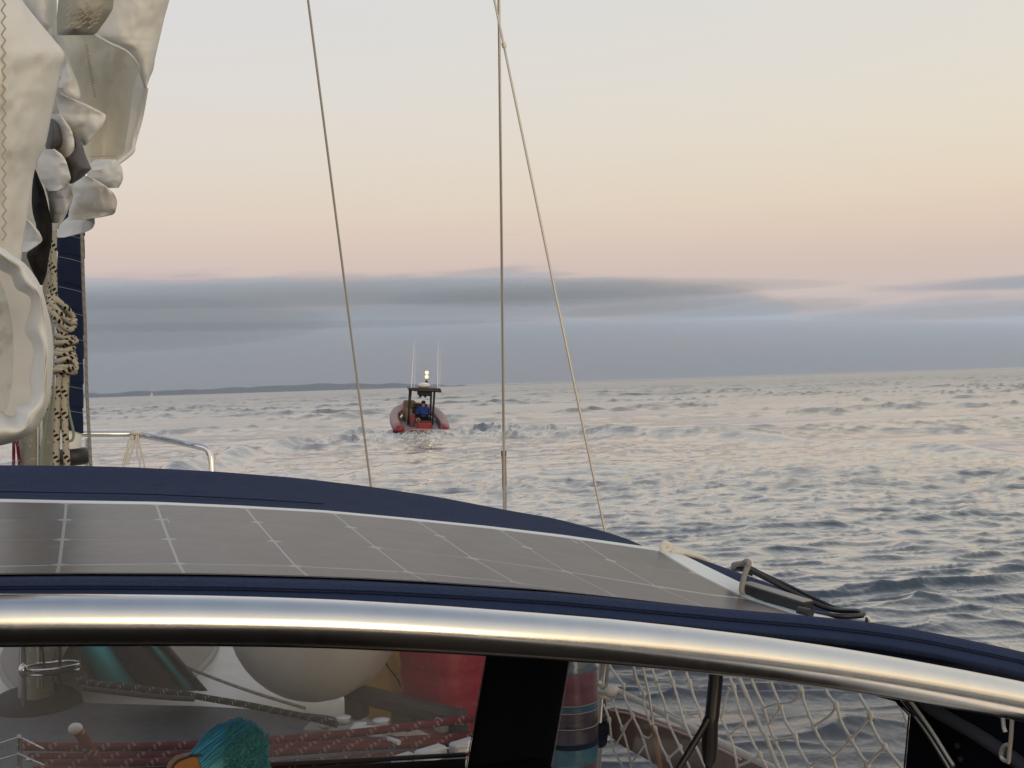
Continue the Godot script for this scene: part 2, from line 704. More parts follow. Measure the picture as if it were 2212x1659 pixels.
func rope_mat(called: String, base: Color, fleck: Color, other: Color, pitch: float, dark := 0.42, s := 1) -> StandardMaterial3D:
	var m := mat(called, Color.WHITE, 0.85, 0.0, 0.3)
	m.albedo_texture = rope_tex(base, fleck, other, 2.0, dark, s)
	m.uv1_scale = Vector3(1, 1.0 / pitch, 1)
	return m

func grained(m: StandardMaterial3D, size: float, n: FastNoiseLite, stops: Array, px := 256) -> void:
	m.albedo_color = Color.WHITE
	m.albedo_texture = tone(px, n, stops)
	m.uv1_triplanar = true
	m.uv1_world_triplanar = false
	m.uv1_scale = Vector3.ONE / size

func bumped(m: StandardMaterial3D, n: FastNoiseLite, strength: float, depth: float, px := 256) -> void:
	m.normal_enabled = true
	m.normal_texture = relief(px, n, strength)
	m.normal_scale = depth

func materials() -> void:
	var w := mat("water", Color.WHITE, 0.05, 0.0, 1.0)
	w.clearcoat_enabled = true
	w.clearcoat = 1.0
	w.clearcoat_roughness = 0.05
	w.vertex_color_use_as_albedo = true
	w.normal_enabled = true
	w.normal_texture = relief(1024, noise(41, 0.016, 5), 9.0)
	w.normal_scale = 0.65
	mat("land", lin(0.32, 0.36, 0.42), 0.95)
	# sailcloth and canvas
	var s := mat("sailcloth", Color.WHITE, 0.72, 0.0, 0.35)
	grained(s, 0.5, noise(51, 0.02, 4), [lin(0.77, 0.77, 0.72), lin(0.82, 0.82, 0.775), lin(0.79, 0.79, 0.74), lin(0.84, 0.84, 0.80)])
	bumped(s, noise(52, 0.03, 3), 5.0, 0.25)
	s.backlight_enabled = true
	s.backlight = Color(0.42, 0.40, 0.34)
	var sp := mat("sail_patch", Color.WHITE, 0.75, 0.0, 0.3)
	grained(sp, 0.35, noise(53, 0.02, 4), [lin(0.32, 0.315, 0.25), lin(0.40, 0.39, 0.31), lin(0.36, 0.35, 0.28)])
	var sg := mat("sail_grey", Color.WHITE, 0.6, 0.0, 0.4)
	grained(sg, 0.3, noise(54, 0.03, 3), [lin(0.085, 0.08, 0.085), lin(0.12, 0.112, 0.115)])
	var bk := mat("black_cloth", Color.WHITE, 0.85, 0.0, 0.25)
	grained(bk, 0.3, noise(55, 0.03, 3), [lin(0.008, 0.008, 0.010), lin(0.03, 0.026, 0.022)])
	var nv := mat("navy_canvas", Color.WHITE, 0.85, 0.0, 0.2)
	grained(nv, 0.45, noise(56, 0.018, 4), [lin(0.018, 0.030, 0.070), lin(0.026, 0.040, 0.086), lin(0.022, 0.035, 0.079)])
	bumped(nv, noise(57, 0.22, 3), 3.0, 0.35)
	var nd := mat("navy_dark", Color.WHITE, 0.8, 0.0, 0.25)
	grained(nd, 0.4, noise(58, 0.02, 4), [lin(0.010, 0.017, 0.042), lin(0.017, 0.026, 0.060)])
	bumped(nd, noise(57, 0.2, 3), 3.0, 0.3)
	mat("inner_canvas", lin(0.006, 0.007, 0.011), 0.9, 0.0, 0.15)
	mat("stitch", lin(0.45, 0.41, 0.32), 0.8)
	mat("pale_stitch", lin(0.22, 0.25, 0.3), 0.8)
	# metal
	var st := mat("steel", Color.WHITE, 0.2, 1.0)
	grained(st, 0.25, noise(61, 0.03, 4), [lin(0.66, 0.655, 0.64), lin(0.74, 0.735, 0.72)])
	st.roughness = 1.0
	st.roughness_texture = tone(256, noise(60, 0.02, 5), [Color(0.15, 0.15, 0.15), Color(0.22, 0.22, 0.22), Color(0.18, 0.18, 0.18), Color(0.32, 0.32, 0.32)])
	mat("wire", lin(0.56, 0.535, 0.47), 0.38, 0.45)
	var br := mat("rusty_steel", Color.WHITE, 0.45, 0.8)
	grained(br, 0.05, noise(62, 0.03, 4), [lin(0.16, 0.10, 0.06), lin(0.42, 0.33, 0.22), lin(0.22, 0.14, 0.085)])
	var al := mat("mast_alloy", Color.WHITE, 0.55, 0.35)
	grained(al, 0.16, noise(63, 0.03, 5), [lin(0.20, 0.195, 0.16), lin(0.30, 0.29, 0.235), lin(0.27, 0.26, 0.21), lin(0.58, 0.55, 0.45)])
	# ropes
	var cream := lin(0.62, 0.57, 0.44)
	rope_mat("halyard", cream, lin(0.018, 0.012, 0.012), lin(0.10, 0.06, 0.06), 0.115, 0.5)
	rope_mat("thin_line", lin(0.36, 0.33, 0.29), lin(0.13, 0.115, 0.11), lin(0.2, 0.18, 0.17), 0.07, 0.4, 2)
	rope_mat("blue_fleck", lin(0.52, 0.5, 0.44), lin(0.07, 0.08, 0.11), lin(0.3, 0.3, 0.3), 0.06, 0.5, 3)
	rope_mat("red_line", lin(0.20, 0.022, 0.035), lin(0.42, 0.25, 0.25), lin(0.12, 0.012, 0.02), 0.11, 0.5, 4)
	rope_mat("dark_line", lin(0.03, 0.032, 0.035), lin(0.42, 0.40, 0.36), lin(0.05, 0.05, 0.055), 0.065, 0.22, 5)
	mat("white_cord", lin(0.66, 0.64, 0.57), 0.8, 0.0, 0.3)
	mat("grey_cord", lin(0.30, 0.28, 0.25), 0.85, 0.0, 0.3)
	mat("green_cord", lin(0.24, 0.29, 0.22), 0.75, 0.0, 0.3)
	# plastics, paint, wood
	mat("black_plastic", lin(0.012, 0.012, 0.013), 0.45)
	mat("black_rubber", lin(0.015, 0.015, 0.017), 0.4)
	mat("white_plastic", lin(0.68, 0.68, 0.66), 0.35)
	var gel := mat("gelcoat", Color.WHITE, 0.35)
	grained(gel, 0.7, noise(64, 0.02, 4), [lin(0.50, 0.48, 0.44), lin(0.62, 0.60, 0.55)])
	var dk := mat("deck_grip", Color.WHITE, 0.85, 0.0, 0.3)
	grained(dk, 0.6, noise(65, 0.03, 5), [lin(0.10, 0.108, 0.122), lin(0.15, 0.16, 0.178), lin(0.125, 0.132, 0.148)])
	bumped(dk, noise(66, 0.35, 2), 4.0, 0.5)
	var te := mat("dark_teak", Color.WHITE, 0.8, 0.0, 0.25)
	grained(te, 0.5, noise(67, 0.03, 4), [lin(0.018, 0.015, 0.012), lin(0.045, 0.036, 0.028)])
	var wd := mat("brown_plank", Color.WHITE, 0.7, 0.0, 0.3)
	grained(wd, 0.5, noise(68, 0.02, 5), [lin(0.11, 0.065, 0.045), lin(0.19, 0.115, 0.08), lin(0.145, 0.085, 0.06)])
	var hw := mat("handle_wood", Color.WHITE, 0.5)
	grained(hw, 0.2, noise(69, 0.03, 4), [lin(0.30, 0.14, 0.045), lin(0.42, 0.20, 0.07)])
	mat("dark_wood", lin(0.06, 0.048, 0.04), 0.7)
	var fe := mat("fender_vinyl", Color.WHITE, 0.5)
	grained(fe, 0.4, noise(70, 0.02, 4), [lin(0.58, 0.56, 0.49), lin(0.68, 0.66, 0.58)])
	var rd := mat("red_plastic", Color.WHITE, 0.45)
	grained(rd, 0.35, noise(71, 0.03, 5), [lin(0.22, 0.012, 0.028), lin(0.36, 0.025, 0.045), lin(0.26, 0.016, 0.032), lin(0.50, 0.13, 0.14)])
	var ye := mat("yellow_plastic", Color.WHITE, 0.5)
	grained(ye, 0.3, noise(72, 0.03, 4), [lin(0.40, 0.22, 0.05), lin(0.52, 0.31, 0.09)])
	mat("teal_cloth", lin(0.04, 0.33, 0.37), 0.7)
	mat("charcoal_cloth", lin(0.022, 0.022, 0.027), 0.8)
	mat("grey_shell", lin(0.30, 0.29, 0.27), 0.6)
	mat("bristle_blue", lin(0.06, 0.38, 0.66), 0.6)
	mat("bristle_teal", lin(0.14, 0.52, 0.60), 0.65)
	mat("clip_white", lin(0.7, 0.7, 0.68), 0.3)
	# solar panel
	var pb := mat("panel_white", lin(0.66, 0.71, 0.69), 0.35)
	pb.clearcoat_enabled = true
	pb.clearcoat = 0.4
	var pg := mat("panel_gap", lin(0.25, 0.255, 0.26), 0.3, 0.0, 0.42)
	for k in 3:
		var pc := mat("cell_%d" % k, Color.WHITE, 0.3, 0.0, 0.42)
		grained(pc, 0.4, noise(75 + k, 0.014, 5), [lin(0.012, 0.014, 0.019), lin(0.046, 0.046, 0.054), lin(0.020, 0.022, 0.028), lin(0.075, 0.073, 0.080)])
	# windows
	var p1 := mat("front_pane", Color(0.74, 0.77, 0.81, 0.29), 0.06)
	p1.transparency = BaseMaterial3D.TRANSPARENCY_ALPHA
	var p2 := mat("side_pane", Color(0.33, 0.33, 0.34, 0.36), 0.06)
	p2.transparency = BaseMaterial3D.TRANSPARENCY_ALPHA
	for q in [["wrap_red", 0.26, 0.055, 0.07], ["wrap_maroon", 0.085, 0.035, 0.05], ["wrap_blue", 0.05, 0.11, 0.18], ["wrap_teal", 0.05, 0.18, 0.24]]:
		var wm := mat(q[0], Color.WHITE, 0.2)
		var wc := lin(q[1] * 0.9, q[2] * 1.2, q[3] * 1.3)
		wm.albedo_color = Color(wc.r, wc.g, wc.b, 0.62)
		wm.transparency = BaseMaterial3D.TRANSPARENCY_ALPHA
	# towing boat
	var tu := mat("red_tube", Color.WHITE, 0.34)
	grained(tu, 0.9, noise(81, 0.02, 4), [lin(0.10, 0.012, 0.017), lin(0.17, 0.028, 0.033), lin(0.125, 0.017, 0.022)])
	mat("bright_red", lin(0.27, 0.022, 0.024), 0.45)
	mat("hull_grey", lin(0.2, 0.19, 0.19), 0.5)
	mat("pink_rail", lin(0.55, 0.34, 0.33), 0.45)
	var bo := mat("body", Color.WHITE, 0.8, 0.0, 0.3)
	bo.vertex_color_use_as_albedo = true
	mat("hair", lin(0.02, 0.016, 0.014), 0.8)
	mat("tan_trim", lin(0.22, 0.15, 0.10), 0.6)
	var la := mat("lamp_glow", Color(1, 0.95, 0.8), 0.5)
	la.emission_enabled = true
	la.emission = Color(1.0, 0.9, 0.62)
	la.emission_energy_multiplier = 1.25
	mat("antenna_white", lin(0.85, 0.87, 0.9), 0.35)

# ---------------------------------------------------------------- the towing boat and its helm
# a body as one skin: round cone bones joined by a smooth minimum, meshed as surface nets
func body_skin(bones: Array, cell: float, blend: float, x: Transform3D) -> Shape:
	var lo := Vector3(1e9, 1e9, 1e9)
	var hi := -lo
	for b in bones:
		for e in 2:
			var r: float = b[2 + e]
			lo = lo.min(b[e] - Vector3.ONE * (r + cell * 2.5))
			hi = hi.max(b[e] + Vector3.ONE * (r + cell * 2.5))
	var nx := int((hi.x - lo.x) / cell) + 2
	var ny := int((hi.y - lo.y) / cell) + 2
	var nz := int((hi.z - lo.z) / cell) + 2
	var f := PackedFloat32Array()
	f.resize(nx * ny * nz)
	f.fill(1.0)
	for b in bones:
		var p: Vector3 = b[0]
		var q: Vector3 = b[1]
		var ra: float = b[2]
		var rb: float = b[3]
		var m := maxf(ra, rb) + blend * 2.0 + cell * 2.0
		var l := (p.min(q) - Vector3.ONE * m - lo) / cell
		var h := (p.max(q) + Vector3.ONE * m - lo) / cell
		var d := q - p
		var dd := maxf(d.length_squared(), 1e-9)
		for k in range(maxi(int(l.z), 0), mini(int(h.z) + 1, nz)):
			for j in range(maxi(int(l.y), 0), mini(int(h.y) + 1, ny)):
				for i in range(maxi(int(l.x), 0), mini(int(h.x) + 1, nx)):
					var c := lo + Vector3(i, j, k) * cell
					var t := clampf((c - p).dot(d) / dd, 0.0, 1.0)
					var e := (c - p - d * t).length() - lerpf(ra, rb, t)
					var at_ := (k * ny + j) * nx + i
					var o := f[at_]
					var u := clampf(0.5 + 0.5 * (o - e) / blend, 0.0, 1.0)
					f[at_] = lerpf(o, e, u) - blend * u * (1.0 - u) if o < 0.9 else minf(o, e)
	var s := Shape.new()
	var cells := {}
	for k in nz - 1:
		for j in ny - 1:
			for i in nx - 1:
				var n_in := 0
				var sum := Vector3.ZERO
				var cnt := 0
				var vals := []
				for c in 8:
					var val := f[((k + (c >> 2)) * ny + j + ((c >> 1) & 1)) * nx + i + (c & 1)]
					vals.append(val)
					n_in += 1 if val < 0.0 else 0
				if n_in == 0 or n_in == 8:
					continue
				for e in [[0, 1], [2, 3], [4, 5], [6, 7], [0, 2], [1, 3], [4, 6], [5, 7], [0, 4], [1, 5], [2, 6], [3, 7]]:
					var va: float = vals[e[0]]
					var vb: float = vals[e[1]]
					if (va < 0.0) != (vb < 0.0):
						var t := va / (va - vb)
						var pa := Vector3(e[0] & 1, (e[0] >> 1) & 1, e[0] >> 2)
						var pb := Vector3(e[1] & 1, (e[1] >> 1) & 1, e[1] >> 2)
						sum += pa.lerp(pb, t)
						cnt += 1
				var pos := lo + (Vector3(i, j, k) + sum / cnt) * cell
				cells[(k * ny + j) * nx + i] = s.v.size()
				var best := 1e9
				var col := Color.GRAY
				var g := Vector3.ZERO
				for b in bones:
					var d: Vector3 = b[1] - b[0]
					var t: float = clampf((pos - b[0]).dot(d) / maxf(d.length_squared(), 1e-9), 0.0, 1.0)
					var e: float = (pos - b[0] - d * t).length() - lerpf(b[2], b[3], t)
					if e < best:
						best = e
						col = b[4]
				g = Vector3(vals[1] - vals[0] + vals[3] - vals[2] + vals[5] - vals[4] + vals[7] - vals[6], vals[2] - vals[0] + vals[3] - vals[1] + vals[6] - vals[4] + vals[7] - vals[5], vals[4] - vals[0] + vals[5] - vals[1] + vals[6] - vals[2] + vals[7] - vals[3])
				s.v.append(x * pos)
				s.n.append((x.basis * g).normalized())
				s.uv.append(Vector2.ZERO)
				s.col.append(col)
	for key in cells:
		var i: int = key % nx
		var j: int = (key / nx) % ny
		var k: int = key / (nx * ny)
		for ax in 3:
			var o := Vector3i(i, j, k)
			var step: int = [1, nx, nx * ny][ax]
			var va := f[key]
			var vb := f[key + step]
			if (va < 0.0) == (vb < 0.0):
				continue
			var s1: int = [nx, nx * ny, 1][ax]
			var s2: int = [nx * ny, 1, nx][ax]
			var q := [key, key - s1, key - s1 - s2, key - s2]
			var ok := true
			for e in q:
				ok = ok and cells.has(e)
			if not ok:
				continue
			var r := [cells[q[0]], cells[q[1]], cells[q[2]], cells[q[3]]]
			if va < 0.0:
				s.idx.append_array([r[0], r[2], r[1], r[0], r[3], r[2]])
			else:
				s.idx.append_array([r[0], r[1], r[2], r[0], r[2], r[3]])
	return s

func towing_boat() -> void:
	var where := far_at(910, 933, 54.0)
	where.y = 0.0
	var t := thing("rigid_inflatable_boat", "red rigid inflatable towing boat with black T-top seen from astern", "boat", where)
	var x := Transform3D(Basis.from_euler(Vector3(deg_to_rad(2.4), deg_to_rad(7.5), deg_to_rad(-3.0))), where)
	var half := [[-1.02, 0.22, 0.25], [-1.07, 0.28, -0.8], [-1.1, 0.40, -2.2], [-1.06, 0.56, -3.6], [-0.88, 0.70, -4.9], [-0.5, 0.80, -5.9], [0.0, 0.84, -6.3]]
	for side in [-1.0, 1.0]:
		var pts := []
		for h in half:
			pts.append(x * Vector3(h[0] * -side, h[1], h[2]))
		var path := curve(pts, 40)
		var rr := PackedFloat32Array()
		for i in 40:
			rr.append(0.25 if i > 3 else [0.05, 0.17, 0.23, 0.25][i])
		part("inflatable_tube", Shape.new().tube(path, rr, 20), M.red_tube, t)
		# rubbing strip along the outside of the tube, and the cone at its end
		var strip := PackedVector3Array()
		for i in range(4, 40):
			strip.append(path[i] + x.basis * Vector3(side * 0.245 * (1.0 - float(i) / 48.0), 0.02, -0.245 * pow(i / 40.0, 3.0)))
		part("rubbing_strip", Shape.new().tube(strip, 0.03, 8), M.pink_rail, t)
		part("end_cone", Shape.new().tube(PackedVector3Array([x * Vector3(1.02 * side, 0.22, 0.18), x * Vector3(1.02 * side, 0.2, 0.55), x * Vector3(1.01 * side, 0.17, 0.72)]), PackedFloat32Array([0.255, 0.19, 0.05]), 18), M.bright_red, t)
	# vee bottom and deck
	var rows := []
	for i in 13:
		var u := i / 12.0
		var z := lerpf(0.2, -6.2, u)
		var w := 0.95 * sqrt(maxf(0.0, 1.0 - pow(u, 3.2)))
		var keel := -0.45 + 0.85 * pow(u, 3.0)
		rows.append(PackedVector3Array([x * Vector3(-w, 0.28 + 0.2 * u, z), x * Vector3(-w * 0.8, lerpf(keel, 0.2, 0.5), z), x * Vector3(0, keel, z), x * Vector3(w * 0.8, lerpf(keel, 0.2, 0.5), z), x * Vector3(w, 0.28 + 0.2 * u, z)]))
	part("hull", Shape.new().grid(rows, 2), M.hull_grey, t)
	var dr := []
	for i in 9:
		var u := i / 8.0
		var w := 0.9 * sqrt(maxf(0.0, 1.0 - pow(u, 3.2)))
		dr.append(PackedVector3Array([x * Vector3(-w, 0.2 + 0.22 * u, lerpf(0.15, -5.9, u)), x * Vector3(w, 0.2 + 0.22 * u, lerpf(0.15, -5.9, u))]))
	part("deck", Shape.new().grid(dr, 0), M.hull_grey, t)
	part("transom", Shape.new().box(x * Vector3(0, 0.06, 0.2), Vector3(0.86, 0.13, 0.04), x.basis, 0.02), M.pink_rail, t)
	part("stern_platform", Shape.new().box(x * Vector3(-0.42, 0.05, 0.36), Vector3(0.56, 0.12, 0.14), x.basis, 0.06), M.bright_red, t)
	part("transom_lip", Shape.new().box(x * Vector3(0.25, 0.2, 0.22), Vector3(0.66, 0.02, 0.05), x.basis, 0.012), M.pink_rail, t)
	# engine box and stern lockers, console, seat
	part("engine_box", Shape.new().box(x * Vector3(0.16, 0.3, -0.55), Vector3(0.33, 0.17, 0.3), x.basis, 0.06), M.bright_red, t)
	part("engine_cover", Shape.new().box(x * Vector3(0.16, 0.49, -0.58), Vector3(0.28, 0.025, 0.24), x.basis, 0.02), M.red_tube, t)
	part("rope_bundle", Shape.new().tube(ring(x * Vector3(-0.12, 0.55, -0.8), x.basis.x, x.basis.y, 0.07, 20), 0.045, 8, false), M.tan_trim, t)
	part("locker", Shape.new().box(x * Vector3(-0.36, 0.44, -1.2), Vector3(0.12, 0.36, 0.3), x.basis, 0.04), M.red_tube, t)
	part("bow_locker", Shape.new().box(x * Vector3(-0.38, 0.8, -3.9), Vector3(0.3, 0.5, 0.3), x.basis, 0.08), M.tan_trim, t)
	part("console", Shape.new().box(x * Vector3(0.12, 0.6, -3.3), Vector3(0.4, 0.42, 0.28), x.basis, 0.05), M.black_plastic, t)
	part("console_screen", Shape.new().box(x * Vector3(0.12, 1.06, -3.36), Vector3(0.32, 0.1, 0.02), x.basis * Basis(Vector3.RIGHT, -0.3), 0.008), M.black_rubber, t)
	part("side_locker", Shape.new().box(x * Vector3(-0.42, 0.55, -3.1), Vector3(0.16, 0.4, 0.3), x.basis, 0.05), M.tan_trim, t)
	part("jockey_seat", Shape.new().box(x * Vector3(0.2, 0.27, -2.25), Vector3(0.17, 0.24, 0.42), x.basis, 0.05), M.black_plastic, t)
	part("steering_wheel", Shape.new().tube(ring(x * Vector3(0.2, 0.84, -2.92), x.basis.x, x.basis.y, 0.19, 24), 0.017, 8, false), M.black_plastic, t)
	# T-top: posts, canopy, electronics box
	for q in [[-0.52, -1.75, -0.48], [0.60, -1.75, 0.66], [-0.46, -3.1, -0.36], [0.58, -3.1, 0.6]]:
		part("post", Shape.new().tube(PackedVector3Array([x * Vector3(q[0], 0.22, q[1]), x * Vector3(q[2], 1.88, q[1] + 0.1)]), 0.052, 10), M.black_plastic, t)
	part("canopy", Shape.new().box(x * Vector3(0.2, 1.93, -2.45), Vector3(0.74, 0.06, 1.05), x.basis, 0.035), M.black_plastic, t)
	part("canopy_rail", Shape.new().tube(PackedVector3Array([x * Vector3(-0.56, 1.93, -1.4), x * Vector3(-0.1, 1.87, -1.36), x * Vector3(0.6, 1.87, -1.36), x * Vector3(0.96, 1.85, -1.4)]), 0.05, 8), M.black_rubber, t)
	part("electronics_box", Shape.new().box(x * Vector3(0.22, 1.77, -2.0), Vector3(0.33, 0.16, 0.3), x.basis, 0.07), M.black_plastic, t)
	for q in [0.02, 0.25]:
		part("deck_floodlight", Shape.new().ball(x * Vector3(q, 1.57, -1.9), Vector3(0.06, 0.045, 0.06), x.basis, 6, 10), M.black_rubber, t)
	var dome := PackedVector2Array([Vector2(0.0, 0.0), Vector2(0.2, 0.0), Vector2(0.27, 0.03), Vector2(0.285, 0.09), Vector2(0.27, 0.15), Vector2(0.2, 0.2), Vector2(0.08, 0.225), Vector2(0.0, 0.228)])
	part("radar_dome", Shape.new().lathe(dome, Transform3D(x.basis, x * Vector3(0.2, 1.99, -2.2)), 24), M.white_plastic, t)
	part("dome_base", Shape.new().lathe(PackedVector2Array([Vector2(0, 0), Vector2(0.2, 0), Vector2(0.16, 0.06), Vector2(0, 0.06)]), Transform3D(x.basis, x * Vector3(0.2, 1.95, -2.2)), 18), M.black_plastic, t)
	var mast := part("light_mast", Shape.new().tube(PackedVector3Array([x * Vector3(0.33, 1.95, -2.5), x * Vector3(0.33, 2.8, -2.5)]), 0.014, 8), M.black_plastic, t)
	part("camera_head", Shape.new().ball(x * Vector3(0.33, 2.26, -2.44), Vector3(0.07, 0.06, 0.07), x.basis, 8, 12), M.black_plastic, t)
	for h in [2.48, 2.68]:
		var c := x * Vector3(0.33, h, -2.42)
		part("tow_lamp", Shape.new().ball(c, Vector3(0.085, 0.085, 0.085), Basis(), 8, 12), M.lamp_glow, t)
		var li := OmniLight3D.new()
		li.name = "tow_lamp_light" if h < 2.6 else "tow_lamp_light_001"
		li.light_color = Color(1.0, 0.9, 0.65)
		li.light_energy = 0.03
		li.light_size = 0.08
		li.omni_range = 30.0
		li.omni_attenuation = 2.0
		li.shadow_enabled = true
		add_child(li)
		li.position = c
	for q in [[-0.42, -0.33, 2.3, 0.027], [0.8, 0.76, 2.3, 0.027], [-0.28, -0.26, 1.9, 0.012], [0.9, 0.88, 1.9, 0.012]]:
		var z := -1.6 if q[3] > 0.01 else -2.9
		part("whip_aerial", Shape.new().tube(PackedVector3Array([x * Vector3(q[0], 1.95, z), x * Vector3(lerpf(q[0], q[1], 0.5), 1.95 + q[2] * 0.5, z), x * Vector3(q[1], 1.95 + q[2], z)]), PackedFloat32Array([q[3], q[3] * 0.9, q[3] * 0.45]), 8), M.antenna_white, t)
	# tow line from the stern to the yacht's bow, its slack in the water
	person(x)

func ring(c: Vector3, u: Vector3, w: Vector3, r: float, n: int) -> PackedVector3Array:
	var out := PackedVector3Array()
	for i in n + 1:
		var a := TAU * i / n
		out.append(c + (u * cos(a) + w * sin(a)) * r)
	return out

func person(boat: Transform3D) -> void:
	var x := boat * Transform3D(Basis(Vector3.UP, 0.05), Vector3(0.2, -0.18, -2.2))
	var p := thing("person", "person in blue jacket and black trousers steering with back turned", "person", x * Vector3(0, 0.68, 0))
	var bl := Color(0.025, 0.055, 0.26)
	var dk := Color(0.012, 0.013, 0.016)
	var sk := Color(0.38, 0.22, 0.16)
	var gl := Color(0.5, 0.52, 0.55)
	var bones := [
		[Vector3(-0.08, 0.80, 0.02), Vector3(0.08, 0.80, 0.02), 0.145, 0.145, dk],
		[Vector3(0, 0.86, 0.02), Vector3(0, 1.1, -0.03), 0.155, 0.165, bl],
		[Vector3(-0.14, 1.2, -0.03), Vector3(0.14, 1.2, -0.03), 0.085, 0.085, bl],
		[Vector3(-0.09, 1.1, -0.03), Vector3(0.09, 1.1, -0.03), 0.135, 0.135, bl],
		[Vector3(0, 1.22, -0.03), Vector3(0, 1.33, -0.06), 0.065, 0.058, sk],
		[Vector3(0, 1.42, -0.075), Vector3(0, 1.47, -0.07), 0.088, 0.093, sk],
		[Vector3(0, 1.37, -0.12), Vector3(0, 1.4, -0.13), 0.05, 0.06, sk],
		[Vector3(0, 1.415, -0.175), Vector3(0, 1.405, -0.185), 0.016, 0.018, sk],
		[Vector3(-0.093, 1.42, -0.07), Vector3(-0.097, 1.45, -0.065), 0.017, 0.02, sk],
		[Vector3(0.093, 1.42, -0.07), Vector3(0.097, 1.45, -0.065), 0.017, 0.02, sk]]
	for s in [-1.0, 1.0]:
		bones.append([Vector3(0.2 * s, 1.19, -0.03), Vector3(0.315 * s, 0.97, -0.06), 0.068, 0.056, bl])
		bones.append([Vector3(0.315 * s, 0.97, -0.06), Vector3(0.27 * s, 0.9, -0.27), 0.054, 0.042, bl])
		bones.append([Vector3(0.27 * s, 0.9, -0.27), Vector3(0.235 * s, 0.92, -0.4), 0.044, 0.036, gl])
		bones.append([Vector3(0.23 * s, 0.93, -0.43), Vector3(0.2 * s, 0.97, -0.53), 0.038, 0.034, sk])
		for k in 4:
			var o := Vector3(0.19 * s, 0.955 + 0.024 * k, -0.535)
			bones.append([o, o + Vector3(-0.01 * s, 0.012, -0.045), 0.011, 0.010, sk])
			bones.append([o + Vector3(-0.01 * s, 0.012, -0.045), o + Vector3(-0.03 * s, 0.0, -0.07), 0.010, 0.009, sk])
		bones.append([Vector3(0.2 * s, 0.97, -0.5), Vector3(0.165 * s, 1.0, -0.54), 0.013, 0.010, sk])
		bones.append([Vector3(0.1 * s, 0.77, 0.0), Vector3(0.2 * s, 0.72, -0.42), 0.105, 0.075, dk])
		bones.append([Vector3(0.2 * s, 0.72, -0.42), Vector3(0.22 * s, 0.33, -0.36), 0.072, 0.05, dk])
		bones.append([Vector3(0.22 * s, 0.29, -0.34), Vector3(0.23 * s, 0.27, -0.52), 0.05, 0.04, dk])
	part("body", body_skin(bones, 0.022, 0.03, x), M.body, p)
	var hair := Shape.new()
	hair.ball(x * Vector3(0, 1.475, -0.06), Vector3(0.103, 0.088, 0.106), x.basis, 10, 16)
	part("hair", hair, M.hair, p)
	part("waist_strap", Shape.new().tube(ring(x * Vector3(0, 0.93, 0.015), x.basis.x, x.basis.z, 0.172, 24), 0.022, 6, false), M.charcoal_cloth, p)
	# a yacht far off on the horizon
	var fw := far_at(327, 853, 2600.0)
	fw.y = 0.0
	var sb := thing("distant_sailboat", "tiny white sailing boat far off on the horizon at left", "sailboat", fw)
	var hull := Shape.new()
	hull.box(fw + Vector3(0, 0.5, 0), Vector3(4.5, 0.7, 1.4), Basis(), 0.3)
	part("hull", hull, M.white_plastic, sb)
	var sl := Shape.new()
	sl.quad(fw + Vector3(-2.4, 1.4, 0), fw + Vector3(0.4, 1.4, 0.5), fw + Vector3(0.5, 8, 0), fw + Vector3(0.3, 8, 0), fw + Vector3(0, 4, -5))
	sl.quad(fw + Vector3(1.0, 1.6, 0), fw + Vector3(4.2, 1.6, 0.4), fw + Vector3(0.7, 10, 0), fw + Vector3(0.65, 10, 0), fw + Vector3(0, 4, -5))
	part("sail", sl, M.white_plastic, sb)

# ---------------------------------------------------------------- the yacht's own hull and deck
func beam(z: float) -> float:
	return broken([[-3.0, 1.1], [-1.0, 1.32], [1.0, 1.42], [2.5, 1.42], [3.5, 1.3], [4.5, 1.05], [5.5, 0.74], [6.4, 0.4], [7.1, 0.03]], z)

func deck_y(z: float) -> float:
	return broken([[-3.0, -1.2], [2.5, -1.2], [4.5, -1.1], [7.1, -0.92]], z)

